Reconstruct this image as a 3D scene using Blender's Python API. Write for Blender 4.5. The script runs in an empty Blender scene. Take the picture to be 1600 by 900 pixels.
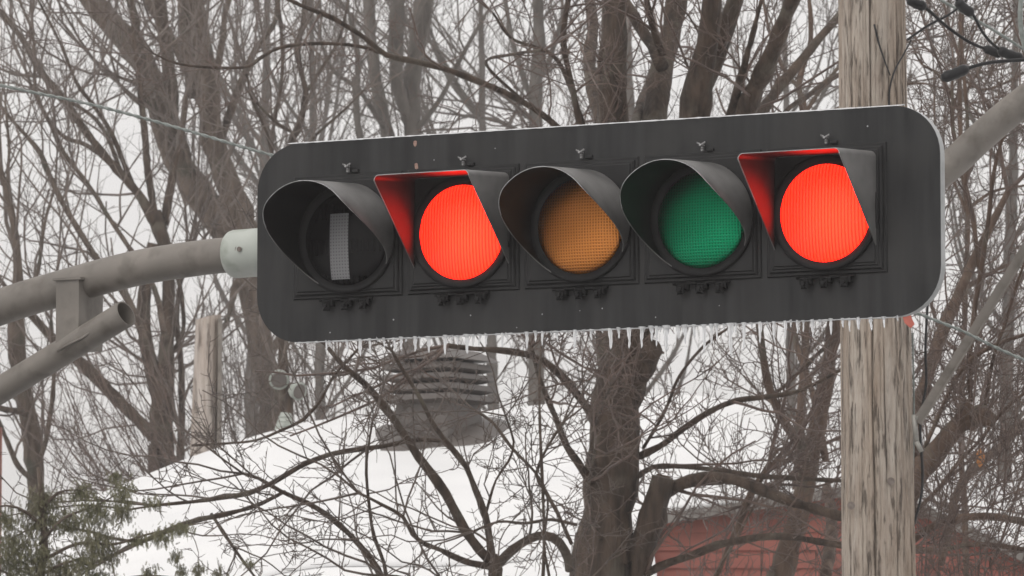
import bpy, math, random
import numpy as np
random.seed(7)
rng = np.random.default_rng(11)

# ------------------------------------------------------------------ camera
SC = bpy.context.scene
COL = SC.collection
F = 8168.0                       # focal length in photo pixels (1600 wide)
PITCH = math.atan(745.0 / F)
CAMZ = 3.4
cam_d = bpy.data.cameras.new('camera')
cam = bpy.data.objects.new('camera', cam_d)
COL.objects.link(cam)
cam.location = (0, 0, CAMZ)
cam.rotation_euler = (math.pi / 2 + PITCH, 0, 0)
cam_d.sensor_width = 36.0
cam_d.lens = 36.0 * F / 1600.0
cam_d.clip_start = 0.1
cam_d.clip_end = 2000
cam_d.dof.use_dof = True
cam_d.dof.focus_distance = 14.4
cam_d.dof.aperture_fstop = (cam_d.lens / 1000.0) / 0.0075
SC.camera = cam

# ------------------------------------------------------------------ light
SUN_EL, SUN_AZ = math.radians(48), math.radians(215)
w = bpy.data.worlds.new('World')
SC.world = w
w.use_nodes = True
nt = w.node_tree
nt.nodes.clear()
out = nt.nodes.new('ShaderNodeOutputWorld')
add = nt.nodes.new('ShaderNodeAddShader')
bg1 = nt.nodes.new('ShaderNodeBackground')
bg2 = nt.nodes.new('ShaderNodeBackground')
sky = nt.nodes.new('ShaderNodeTexSky')
sky.sky_type = 'NISHITA'
sky.sun_disc = False
sky.sun_elevation = SUN_EL
sky.sun_rotation = SUN_AZ
sky.dust_density = 4.0
hsv = nt.nodes.new('ShaderNodeHueSaturation')
hsv.inputs['Saturation'].default_value = 0.15
nt.links.new(sky.outputs[0], hsv.inputs['Color'])
nt.links.new(hsv.outputs[0], bg1.inputs['Color'])
bg1.inputs['Strength'].default_value = 0.05
# overcast layer: brighter overhead than at the horizon, faint cloud mottling
tc = nt.nodes.new('ShaderNodeTexCoord')
sep = nt.nodes.new('ShaderNodeSeparateXYZ')
nt.links.new(tc.outputs['Generated'], sep.inputs[0])
mr = nt.nodes.new('ShaderNodeMapRange')
mr.inputs['From Min'].default_value = 0.0
mr.inputs['From Max'].default_value = 1.0
mr.inputs['To Min'].default_value = 0.60
mr.inputs['To Max'].default_value = 1.05
nt.links.new(sep.outputs['Z'], mr.inputs['Value'])
nz = nt.nodes.new('ShaderNodeTexNoise')
nz.inputs['Scale'].default_value = 3.0
nz.inputs['Detail'].default_value = 4.0
nt.links.new(tc.outputs['Generated'], nz.inputs['Vector'])
mr2 = nt.nodes.new('ShaderNodeMapRange')
mr2.inputs['To Min'].default_value = 0.95
mr2.inputs['To Max'].default_value = 1.05
nt.links.new(nz.outputs[0], mr2.inputs['Value'])
mul = nt.nodes.new('ShaderNodeMath'); mul.operation = 'MULTIPLY'
nt.links.new(mr.outputs[0], mul.inputs[0]); nt.links.new(mr2.outputs[0], mul.inputs[1])
bg2.inputs['Color'].default_value = (1.0, 0.965, 0.945, 1)
nt.links.new(mul.outputs[0], bg2.inputs['Strength'])
nt.links.new(bg1.outputs[0], add.inputs[0]); nt.links.new(bg2.outputs[0], add.inputs[1])
nt.links.new(add.outputs[0], out.inputs['Surface'])

sd = bpy.data.lights.new('sun', 'SUN')
sd.energy = 0.5
sd.angle = math.radians(25)
sd.color = (1.0, 0.97, 0.93)
so = bpy.data.objects.new('sun', sd)
COL.objects.link(so)
so.rotation_euler = (math.radians(42), 0, math.radians(-35))
SC.view_settings.view_transform = 'Standard'
SC.view_settings.look = 'None'
SC.view_settings.exposure = 0.0
SC.view_settings.gamma = 1.0
SC.cycles.volume_bounces = 1
SC.cycles.max_bounces = 8

# ------------------------------------------------------------------ helpers
cp, sp = math.cos(PITCH), math.sin(PITCH)
def P(x, y, Y):
    """world point at distance Y (along +Y) seen at photo pixel x, y"""
    a, b = (x - 800) / F, (450 - y) / F
    d = np.array([a, cp - b * sp, sp + b * cp])
    return np.array([0, 0, CAMZ]) + d * (Y / d[1])
def PX(Y): return Y / F          # metres per photo pixel at distance Y
def project(p):
    p = np.asarray(p) - np.array([0, 0, CAMZ])
    f = p[..., 1] * cp + p[..., 2] * sp
    u = -p[..., 1] * sp + p[..., 2] * cp
    return 800 + F * p[..., 0] / f, 450 - F * u / f

def link(ob, parent=None):
    COL.objects.link(ob)
    if parent is not None: ob.parent = parent
    return ob
def tag(o, label=None, cat=None, group=None, kind=None):
    if label: o['label'] = label
    if cat: o['category'] = cat
    if group: o['group'] = group
    if kind: o['kind'] = kind
    return o
def empty(name, loc, label, cat, group=None, rz=0.0):
    o = bpy.data.objects.new(name, None)
    o.empty_display_size = 0.2
    link(o)
    o.location = [float(v) for v in loc]
    o.rotation_euler = (0, 0, rz)
    return tag(o, label, cat, group)
def mesh(name, V, Fc, mat, parent=None, smooth=True, loc=None, org=None):
    V = np.asarray(V, dtype=np.float64).reshape(-1, 3)
    if org is not None: V = V - np.asarray(org)
    me = bpy.data.meshes.new(name)
    if isinstance(Fc, np.ndarray):
        n, k = Fc.shape
        me.vertices.add(len(V)); me.vertices.foreach_set('co', V.ravel())
        me.loops.add(n * k); me.loops.foreach_set('vertex_index', Fc.ravel().astype(np.int32))
        me.polygons.add(n)
        me.polygons.foreach_set('loop_start', np.arange(0, n * k, k, dtype=np.int32))
        me.polygons.foreach_set('loop_total', np.full(n, k, dtype=np.int32))
        me.update(calc_edges=True)
    else:
        me.from_pydata([tuple(v) for v in V], [], [tuple(f) for f in Fc])
        me.update()
    me.polygons.foreach_set('use_smooth', [smooth] * len(me.polygons))
    for m in (mat if isinstance(mat, (list, tuple)) else [mat]): me.materials.append(m)
    o = bpy.data.objects.new(name, me)
    link(o, parent)
    if loc is not None: o.location = loc
    return o
class B:
    """collects verts and faces"""
    def __init__(s): s.V = []; s.F = []
    def add(s, V, Fc):
        n = len(s.V); s.V += [tuple(map(float, v)) for v in V]; s.F += [tuple(int(i) + n for i in f) for f in Fc]
    def box(s, x0, x1, y0, y1, z0, z1):
        s.add([(x0,y0,z0),(x1,y0,z0),(x1,y1,z0),(x0,y1,z0),(x0,y0,z1),(x1,y0,z1),(x1,y1,z1),(x0,y1,z1)],
              [(0,3,2,1),(4,5,6,7),(0,1,5,4),(1,2,6,5),(2,3,7,6),(3,0,4,7)])
    def bbox(s, x0, x1, y0, y1, z0, z1, b=0.004):
        """box whose front (-Y) edges are chamfered"""
        s.add([(x0,y1,z0),(x1,y1,z0),(x1,y1,z1),(x0,y1,z1),
               (x0,y0+b,z0),(x1,y0+b,z0),(x1,y0+b,z1),(x0,y0+b,z1),
               (x0+b,y0,z0+b),(x1-b,y0,z0+b),(x1-b,y0,z1-b),(x0+b,y0,z1-b)],
              [(0,3,2,1)] + [(a, (a+1)%4, (a+1)%4+4, a+4) for a in range(4)]
              + [(a+4, (a+1)%4+4, (a+1)%4+8, a+8) for a in range(4)] + [(8,9,10,11)])
    def tube(s, pts, rads, n=12, cap=True, ref=(0.13, 0.95, 0.28)):
        V, Fq = tube_np(np.array([pts], float), np.array([rads], float), n, ref)
        base = len(s.V)
        s.add(V, Fq)
        if cap:
            K = len(pts)
            s.F.append(tuple(base + i for i in range(n))[::-1])
            s.F.append(tuple(base + (K - 1) * n + i for i in range(n)))
    def lathe(s, prof, n=48, cx=0, cz=0, close=False):
        """revolve (r, y) about the local Y axis"""
        b = len(s.V); m = len(prof)
        for (r, y) in prof:
            for k in range(n):
                a = 2 * math.pi * k / n
                s.V.append((cx + r * math.cos(a), y, cz + r * math.sin(a)))
        for i in range(m - 1):
            for k in range(n):
                k2 = (k + 1) % n
                s.F.append((b+i*n+k, b+(i+1)*n+k, b+(i+1)*n+k2, b+i*n+k2))
    def done(s, name, mat, parent=None, smooth=False, loc=None, org=None):
        return mesh(name, s.V, s.F, mat, parent, smooth, loc, org)

def norm(a): return a / np.maximum(np.linalg.norm(a, axis=-1, keepdims=True), 1e-9)
def tube_np(pts, rad, n, ref=(0.13, 0.95, 0.28), squash=None):
    """pts (N,K,3), rad (N,K): N tubes as one vertex and quad array"""
    N, K, _ = pts.shape
    t = np.empty_like(pts)
    t[:, 1:-1] = pts[:, 2:] - pts[:, :-2] if K > 2 else 0
    t[:, 0] = pts[:, 1] - pts[:, 0]; t[:, -1] = pts[:, -1] - pts[:, -2]
    t = norm(t)
    r = np.array(ref); r = r / np.linalg.norm(r)
    u = norm(np.cross(t, r)); v = np.cross(t, u)
    a = np.arange(n) * 2 * math.pi / n
    V = (pts[:, :, None, :] + rad[:, :, None, None] * (np.cos(a)[None, None, :, None] * u[:, :, None, :]
         + np.sin(a)[None, None, :, None] * v[:, :, None, :])).reshape(-1, 3)
    i = np.arange(N)[:, None, None] * K * n; k = np.arange(K - 1)[None, :, None] * n; j = np.arange(n)[None, None, :]
    j2 = (j + 1) % n
    Q = np.stack([i + k + j, i + k + j2, i + k + n + j2, i + k + n + j], -1).reshape(-1, 4)
    return V, Q
def catmull(p, step):
    p = np.asarray(p, float)
    q = np.vstack([2 * p[0] - p[1], p, 2 * p[-1] - p[-2]])
    o = []
    for i in range(1, len(q) - 2):
        n = max(2, int(np.linalg.norm((q[i+1] - q[i])[:3]) / step))
        for t in np.arange(n) / n:
            o.append(0.5 * ((2*q[i]) + (-q[i-1] + q[i+1]) * t + (2*q[i-1] - 5*q[i] + 4*q[i+1] - q[i+2]) * t*t
                            + (-q[i-1] + 3*q[i] - 3*q[i+1] + q[i+2]) * t**3))
    o.append(q[-2])
    return np.array(o)

# ------------------------------------------------------------------ materials
def lin(r, g, b):
    f = lambda c: (c / 255 / 12.92) if c / 255 <= 0.04045 else ((c / 255 + 0.055) / 1.055) ** 2.4
    return (f(r), f(g), f(b), 1)
def new_mat(name):
    m = bpy.data.materials.new(name); m.use_nodes = True
    return m, m.node_tree, m.node_tree.nodes['Principled BSDF']
def surf(name, c1, c2, scale=8.0, rough=0.7, bump=0.2, bscale=None, stretch=(1, 1, 1), detail=5, coat=0.0,
         metal=0.0, dist=0.01, c3=None, s3=3.0, t3=(0.55, 0.7), rvar=0.0, spec=0.5):
    m, t, p = new_mat(name)
    L = t.links.new
    tc = t.nodes.new('ShaderNodeTexCoord'); mp = t.nodes.new('ShaderNodeMapping')
    mp.inputs['Scale'].default_value = stretch
    L(tc.outputs['Object'], mp.inputs['Vector'])
    n = t.nodes.new('ShaderNodeTexNoise'); n.inputs['Scale'].default_value = scale; n.inputs['Detail'].default_value = detail
    L(mp.outputs[0], n.inputs['Vector'])
    r = t.nodes.new('ShaderNodeValToRGB')
    r.color_ramp.elements[0].position = 0.32; r.color_ramp.elements[1].position = 0.68
    r.color_ramp.elements[0].color = (*c1[:3], 1); r.color_ramp.elements[1].color = (*c2[:3], 1)
    L(n.outputs[0], r.inputs[0])
    col = r.outputs[0]
    if c3 is not None:
        n3 = t.nodes.new('ShaderNodeTexNoise'); n3.inputs['Scale'].default_value = s3; n3.inputs['Detail'].default_value = 6
        L(tc.outputs['Object'], n3.inputs['Vector'])
        r3 = t.nodes.new('ShaderNodeMapRange'); r3.inputs['From Min'].default_value = t3[0]; r3.inputs['From Max'].default_value = t3[1]
        L(n3.outputs[0], r3.inputs['Value'])
        mx = t.nodes.new('ShaderNodeMix'); mx.data_type = 'RGBA'
        L(r3.outputs[0], mx.inputs['Factor']); L(col, mx.inputs['A']); mx.inputs['B'].default_value = (*c3[:3], 1)
        col = mx.outputs['Result']
    L(col, p.inputs['Base Color'])
    p.inputs['Roughness'].default_value = rough
    if rvar:
        rr = t.nodes.new('ShaderNodeMapRange')
        rr.inputs['To Min'].default_value = max(0.05, rough - rvar); rr.inputs['To Max'].default_value = min(1, rough + rvar)
        L(n.outputs[0], rr.inputs['Value']); L(rr.outputs[0], p.inputs['Roughness'])
    p.inputs['Metallic'].default_value = metal
    p.inputs['Specular IOR Level'].default_value = spec
    p.inputs['Coat Weight'].default_value = coat
    p.inputs['Coat Roughness'].default_value = 0.15
    if bump:
        n2 = t.nodes.new('ShaderNodeTexNoise'); n2.inputs['Scale'].default_value = bscale or scale * 3; n2.inputs['Detail'].default_value = 6
        L(mp.outputs[0], n2.inputs['Vector'])
        b = t.nodes.new('ShaderNodeBump'); b.inputs['Strength'].default_value = bump; b.inputs['Distance'].default_value = dist
        L(n2.outputs[0], b.inputs['Height']); L(b.outputs[0], p.inputs['Normal'])
    return m
M = {}
M['plate'] = surf('signal_plate_paint', (0.011,0.0115,0.012), (0.032,0.032,0.0325), 22, 0.50, 0.15, 60, (1,1,0.09), dist=0.002,
                  c3=(0.032,0.031,0.030), s3=5, t3=(0.45,0.75), rvar=0.12, spec=0.25)
M['door'] = surf('signal_door_plastic', (0.010,0.010,0.0105), (0.020,0.020,0.020), 12, 0.45, 0.1, 90, dist=0.001, rvar=0.1, spec=0.25)
M['black'] = surf('black_plastic', (0.006,0.006,0.0065), (0.011,0.011,0.011), 15, 0.5, 0.05, spec=0.2)
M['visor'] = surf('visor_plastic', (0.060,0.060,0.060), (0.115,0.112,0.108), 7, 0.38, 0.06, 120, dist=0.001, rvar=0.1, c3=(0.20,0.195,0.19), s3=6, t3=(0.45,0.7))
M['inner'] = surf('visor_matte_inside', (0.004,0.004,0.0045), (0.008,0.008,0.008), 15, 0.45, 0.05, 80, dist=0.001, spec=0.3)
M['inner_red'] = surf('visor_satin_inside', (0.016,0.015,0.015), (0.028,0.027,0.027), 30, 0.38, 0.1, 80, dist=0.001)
M['rim'] = surf('pale_plate_edge', (0.30,0.31,0.31), (0.44,0.45,0.45), 20, 0.5, 0.1)
M['steel'] = surf('painted_arm_steel', lin(106,101,95), lin(124,118,111), 6, 0.62, 0.25, 60, dist=0.002,
                  c3=lin(86,80,73), s3=14, t3=(0.5, 0.75))
M['galv'] = surf('galvanised_steel', lin(132,130,124), lin(150,148,142), 8, 0.5, 0.1, 40, metal=0.15, dist=0.002)
M['fitting'] = surf('pale_green_fitting', lin(154,159,152), lin(172,176,169), 7, 0.5, 0.15, 30, dist=0.002, c3=lin(132,138,126), s3=10)
M['bolt'] = surf('rusty_bolt', (0.10,0.075,0.06), (0.2,0.17,0.15), 60, 0.6, 0.3)
M['icybolt'] = surf('icy_bolt', (0.08,0.075,0.07), (0.42,0.42,0.42), 160, 0.25, 0.3)
M['cable'] = surf('black_cable', (0.010,0.010,0.011), (0.020,0.020,0.021), 20, 0.4, 0.1, spec=0.2)
M['gcable'] = surf('pale_strand_cable', lin(104,110,106), lin(132,138,134), 60, 0.4, 0.2)
M['bark'] = surf('grey_brown_bark', (0.058,0.043,0.034), (0.135,0.105,0.084), 20, 0.7, 1.0, 40, (1,1,0.25), dist=0.02,
                 c3=(0.058,0.056,0.042), s3=4.2, spec=0.2)
M['bark_dark'] = surf('wet_dark_bark', (0.026,0.0175,0.0125), (0.090,0.063,0.046), 22, 0.65, 1.0, 50, (1,1,0.2), dist=0.02,
                      c3=(0.10,0.085,0.066), s3=6.0, spec=0.25)
M['bark_red'] = surf('red_brown_bark', (0.045,0.028,0.020), (0.125,0.083,0.060), 18, 0.65, 0.9, 45, (1,1,0.22), dist=0.015,
                     c3=(0.10,0.09,0.07), s3=5.0, spec=0.25)
M['bark_far'] = surf('haze_paled_bark', (0.075,0.067,0.060), (0.125,0.112,0.100), 12, 0.8, 0.7, 30, (1,1,0.3), dist=0.02, spec=0.2)  # distance haze put into the colour of the farthest trunks
M['twig'] = surf('brown_twig', (0.036,0.024,0.018), (0.102,0.073,0.056), 9, 0.45, 0.0, spec=0.5)
M['twig_red'] = surf('reddish_twig', (0.048,0.028,0.021), (0.120,0.078,0.060), 9, 0.45, 0.0, spec=0.5)
M['twig_far'] = surf('haze_paled_twig', (0.075,0.063,0.055), (0.125,0.108,0.096), 5, 0.6, 0.0, spec=0.2)  # farthest twigs: base colour lightened to stand in for distance haze
M['snow'] = surf('snow', (0.68,0.68,0.68), (0.74,0.74,0.735), 2, 0.6, 0.15, 4, dist=0.05)
M['ground'] = surf('snowy_ground', (0.75,0.75,0.76), (0.86,0.86,0.86), 0.7, 0.7, 0.4, 2, dist=0.1, c3=(0.30,0.27,0.23), s3=0.35, t3=(0.6,0.72))
M['roofing'] = surf('brown_shingle', (0.12,0.105,0.09), (0.22,0.195,0.17), 14, 0.85, 0.5)
M['fascia'] = surf('taupe_fascia', (0.14,0.128,0.115), (0.20,0.185,0.17), 6, 0.6, 0.1)
M['siding'] = surf('red_siding', lin(134,80,71), lin(152,93,82), 5, 0.6, 0.2, 20, (0.3,1,1), c3=lin(118,80,72), s3=3, t3=(0.5,0.7), spec=0.3)
M['wallpaint'] = surf('beige_wall', (0.42,0.39,0.35), (0.5,0.47,0.42), 5, 0.8, 0.2)
M['ventmetal'] = surf('brown_vent_metal', lin(70,65,62), lin(90,83,78), 6, 0.5, 0.15, 20, rvar=0.1, c3=lin(74,67,63), s3=5)
M['lampgrey'] = surf('pale_lamp_metal', lin(138,143,136), lin(160,165,157), 12, 0.4, 0.1)
M['tag'] = surf('orange_red_tag', lin(150,72,58), lin(172,86,70), 30, 0.6, 0.1)
M['leaf'] = surf('dead_leaf', lin(160,105,60), lin(190,135,85), 40, 0.7, 0.2)
M['cedar'] = surf('cedar_green', (0.070,0.070,0.034), (0.165,0.155,0.085), 14, 0.6, 0.0, c3=(0.13,0.115,0.075), s3=3, t3=(0.5,0.65))
M['rust'] = surf('rust_spot', (0.22,0.12,0.09), (0.35,0.24,0.2), 90, 0.8, 0.2)
M['redwood'] = surf('red_painted_wood', lin(105,62,52), lin(122,74,62), 8, 0.7, 0.2)
M['windowglass'] = surf('window_glass', (0.03,0.035,0.04), (0.05,0.055,0.06), 3, 0.1, 0.0)

def wood_mat(name, base, dark, light, sc=7.0):
    """weathered grain running up the pole, brown-stained streaks"""
    m, t, p = new_mat(name); L = t.links.new
    tc = t.nodes.new('ShaderNodeTexCoord')
    def noise(sca, stretch, det=8, rough=0.6):
        mp = t.nodes.new('ShaderNodeMapping'); mp.inputs['Scale'].default_value = stretch
        n = t.nodes.new('ShaderNodeTexNoise'); n.inputs['Scale'].default_value = sca; n.inputs['Detail'].default_value = det
        n.inputs['Roughness'].default_value = rough
        L(tc.outputs['Object'], mp.inputs[0]); L(mp.outputs[0], n.inputs['Vector']); return n.outputs[0]
    g = noise(sc * 8, (1, 1, 0.11), 10, 0.72); b = noise(sc, (1, 1, 0.15), 4); c = noise(sc * 6.5, (1, 1, 0.10), 8, 0.75)
    r = t.nodes.new('ShaderNodeValToRGB')
    e = r.color_ramp.elements
    e[0].position = 0.3; e[0].color = (*dark, 1); e[1].position = 0.68; e[1].color = (*light, 1)
    x = e.new(0.46); x.color = (*base, 1)
    L(g, r.inputs[0])
    mx = t.nodes.new('ShaderNodeMix'); mx.data_type = 'RGBA'; mx.blend_type = 'MULTIPLY'
    r2 = t.nodes.new('ShaderNodeValToRGB')
    r2.color_ramp.elements[0].position = 0.35; r2.color_ramp.elements[0].color = (0.78, 0.70, 0.63, 1)
    r2.color_ramp.elements[1].position = 0.62; r2.color_ramp.elements[1].color = (1, 1, 1, 1)
    L(b, r2.inputs[0]); mx.inputs['Factor'].default_value = 1
    L(r.outputs[0], mx.inputs['A']); L(r2.outputs[0], mx.inputs['B'])
    mx2 = t.nodes.new('ShaderNodeMix'); mx2.data_type = 'RGBA'; mx2.blend_type = 'MULTIPLY'; mx2.inputs['Factor'].default_value = 1
    r3 = t.nodes.new('ShaderNodeValToRGB')
    r3.color_ramp.elements[0].position = 0.36; r3.color_ramp.elements[0].color = (0.36, 0.31, 0.27, 1)
    r3.color_ramp.elements[1].position = 0.45; r3.color_ramp.elements[1].color = (1, 1, 1, 1)
    L(c, r3.inputs[0]); L(mx.outputs['Result'], mx2.inputs['A']); L(r3.outputs[0], mx2.inputs['B'])
    L(mx2.outputs['Result'], p.inputs['Base Color'])
    p.inputs['Roughness'].default_value = 0.75
    ad = t.nodes.new('ShaderNodeMath'); ad.operation = 'ADD'; L(g, ad.inputs[0]); L(r3.outputs[0], ad.inputs[1])
    bp = t.nodes.new('ShaderNodeBump'); bp.inputs['Strength'].default_value = 1.0; bp.inputs['Distance'].default_value = 0.010
    L(ad.outputs[0], bp.inputs['Height']); L(bp.outputs[0], p.inputs['Normal'])
    return m
M['polewood'] = wood_mat('weathered_pole_wood', (0.335,0.285,0.238), (0.11,0.086,0.068), (0.46,0.41,0.355))
M['postwood'] = wood_mat('weathered_post_wood', (0.40,0.35,0.31), (0.20,0.16,0.13), (0.50,0.45,0.41), 4.0)

def lens_mat(name, base, emit=None, strength=0.0, ribs=90.0, cross=60.0, metal=0.0, bs=0.35):
    m, t, p = new_mat(name); L = t.links.new
    tc = t.nodes.new('ShaderNodeTexCoord'); sx = t.nodes.new('ShaderNodeSeparateXYZ'); L(tc.outputs['Object'], sx.inputs[0])
    def wave(axis, k):
        a = t.nodes.new('ShaderNodeMath'); a.operation = 'MULTIPLY'; a.inputs[1].default_value = k * 2 * math.pi
        L(sx.outputs[axis], a.inputs[0])
        s = t.nodes.new('ShaderNodeMath'); s.operation = 'SINE'; L(a.outputs[0], s.inputs[0]); return s.outputs[0]
    wx, wz = wave('X', ribs), wave('Z', cross)
    ad = t.nodes.new('ShaderNodeMath'); ad.operation = 'MAXIMUM'; L(wx, ad.inputs[0]); L(wz, ad.inputs[1])
    bp = t.nodes.new('ShaderNodeBump'); bp.inputs['Strength'].default_value = bs; bp.inputs['Distance'].default_value = 0.002
    L(wx if emit else ad.outputs[0], bp.inputs['Height'])
    p.inputs['Metallic'].default_value = metal; L(bp.outputs[0], p.inputs['Normal'])
    p.inputs['Roughness'].default_value = 0.30 if metal else 0.25
    # moulded prisms: the joints between them are a little darker
    mr = t.nodes.new('ShaderNodeMapRange'); mr.inputs['From Min'].default_value = -1; mr.inputs['From Max'].default_value = 0.2
    mr.inputs['To Min'].default_value = 0.40; mr.inputs['To Max'].default_value = 1.0
    L(wx if emit else ad.outputs[0], mr.inputs['Value'])
    mx = t.nodes.new('ShaderNodeMix'); mx.data_type = 'RGBA'; mx.blend_type = 'MULTIPLY'; mx.inputs['Factor'].default_value = 1
    mx.inputs['A'].default_value = (*base, 1); L(mr.outputs[0], mx.inputs['B'])
    L(mx.outputs['Result'], p.inputs['Base Color'])
    if emit:
        p.inputs['Specular IOR Level'].default_value = 0.15
        p.inputs['Emission Color'].default_value = (*emit, 1)
        # LED array behind the ribs: a brighter heart low in the lens
        vd = t.nodes.new('ShaderNodeVectorMath'); vd.operation = 'DISTANCE'; vd.inputs[1].default_value = (0.03, 0, -0.02)
        L(tc.outputs['Object'], vd.inputs[0])
        m2 = t.nodes.new('ShaderNodeMapRange'); m2.inputs['From Min'].default_value = 0.0; m2.inputs['From Max'].default_value = 0.13
        m2.inputs['To Min'].default_value = 2.1; m2.inputs['To Max'].default_value = 0.8
        L(vd.outputs['Value'], m2.inputs['Value'])
        m3 = t.nodes.new('ShaderNodeMath'); m3.operation = 'MULTIPLY'; L(mr.outputs[0], m3.inputs[0]); L(m2.outputs[0], m3.inputs[1])
        m4 = t.nodes.new('ShaderNodeMath'); m4.operation = 'MULTIPLY'; L(m3.outputs[0], m4.inputs[0]); m4.inputs[1].default_value = strength
        L(m4.outputs[0], p.inputs['Emission Strength'])
    return m
M['lens_red'] = lens_mat('red_lens_lit', (0.20,0.006,0.004), (1.0, 0.0115, 0.0036), 6.5, 105, 60)
M['lens_amber'] = lens_mat('amber_lens', (0.54,0.20,0.048), None, 0, 120, 120, 0.95)
M['lens_green'] = lens_mat('green_lens', (0.004,0.24,0.105), None, 0, 120, 120, 0.95)
M['lens_black'] = lens_mat('masked_lens', (0.005,0.005,0.0055), None, 0, 60, 10, 0.0, 0.06)
M['lens_strip'] = lens_mat('clear_lens_strip', (0.19,0.19,0.195), None, 0, 110, 110, 0.0, 0.15)

M['lens_black'].node_tree.nodes['Principled BSDF'].inputs['Specular IOR Level'].default_value = 0.12
M['twig_mid'] = surf('haze_lightened_twig', (0.064,0.047,0.038), (0.145,0.112,0.092), 9, 0.5, 0.0, spec=0.5)  # lighter copy of the near twig, distance haze painted into its colour
m, t, p = new_mat('ice'); M['ice'] = m
p.inputs['Base Color'].default_value = (0.96, 0.97, 0.98, 1); p.inputs['Roughness'].default_value = 0.2
p.inputs['Transmission Weight'].default_value = 0.6; p.inputs['IOR'].default_value = 1.31

# ------------------------------------------------------------------ ground
gx = np.linspace(-1, 1, 61); G = np.sign(gx) * np.abs(gx) ** 2.2 * 900
X, Y = np.meshgrid(G, G + 30)
Z = 0.08 * np.sin(X * 0.31) * np.cos(Y * 0.27) * np.exp(-(np.abs(X) + np.abs(Y - 30)) / 200) 
idx = np.arange(61 * 61).reshape(61, 61)
Q = np.stack([idx[:-1, :-1], idx[:-1, 1:], idx[1:, 1:], idx[1:, :-1]], -1).reshape(-1, 4)
tag(mesh('ground', np.stack([X, Y, Z], -1), Q, M['ground']), kind='structure')
# the street under the signal
road = B()
road.box(-40, 40, 4, 17, 0.10, 0.16)
tag(road.done('road', surf('wet_asphalt', (0.04,0.04,0.042), (0.06,0.06,0.06), 3, 0.35, 0.4, 90, dist=0.005)), kind='structure')

# ------------------------------------------------------------------ traffic signal
TH = math.radians(27.5)
SIG = P(402, 382.5, 14.82)                 # left end of the backplate, mid height
W_, H_ = 2.104, 0.567
sig = empty('traffic_signal', (SIG[0], SIG[1], SIG[2]),
            'long five-lens traffic signal on dark backplate, two reds lit, icicles hanging below', 'traffic light', rz=-TH)
def rrect(x0, x1, z0, z1, r, n=10):
    pts = []
    for cx, cz, a0 in ((x1-r, z1-r, 0), (x0+r, z1-r, 90), (x0+r, z0+r, 180), (x1-r, z0+r, 270)):
        for k in range(n + 1):
            a = math.radians(a0 + 90 * k / n)
            pts.append((cx + r * math.cos(a), cz + r * math.sin(a)))
    return pts                              # counter-clockwise in x-z
def plate(x0, x1, z0, z1, r, yf, yb):
    o = rrect(x0, x1, z0, z1, r); n = len(o); b = B()
    V = [(x, yf, z) for x, z in o] + [(x, yb, z) for x, z in o]
    b.add(V, [tuple(range(n))] + [tuple(range(2*n-1, n-1, -1))] + [(i, i+n, (i+1) % n + n, (i+1) % n) for i in range(n)])
    return b
plate(0, W_, -H_/2, H_/2, 0.135, 0.0, 0.004).done('backplate', M['plate'], sig)
# pale return flange behind the plate edge
o1 = rrect(0.001, W_-0.001, -H_/2+0.001, H_/2-0.001, 0.134); o2 = rrect(0.006, W_-0.006, -H_/2+0.006, H_/2-0.006, 0.13); n = len(o1)
b = B()
b.add([(x, 0.0045, z) for x, z in o1] + [(x, 0.036, z) for x, z in o1] + [(x, 0.036, z) for x, z in o2] + [(x, 0.0045, z) for x, z in o2],
      [(k*n+i, k*n+(i+1) % n, ((k+1) % 4)*n+(i+1) % n, ((k+1) % 4)*n+i) for k in range(4) for i in range(n)])
b.done('rim', M['rim'], sig)
# ice glaze riding on the top edge
xs = np.linspace(0.10, W_-0.10, 160)
pts = np.stack([xs, np.full_like(xs, -0.001), np.full_like(xs, H_/2 + 0.001)], -1)
b = B(); b.tube(pts, 0.0012 + 0.0014 * rng.random(160) ** 2, 6, ref=(0, 1, 0)); b.done('ice_ridge', M['ice'], sig, True)
xs = np.linspace(0.13, W_-0.13, 200)
pts = np.stack([xs, np.full_like(xs, 0.002), np.full_like(xs, -H_/2 - 0.001)], -1)
b = B(); b.tube(pts, 0.0015 + 0.0025 * rng.random(200) ** 2, 6, ref=(0, 1, 0)); b.done('ice_ridge', M['ice'], sig, True)

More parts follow.
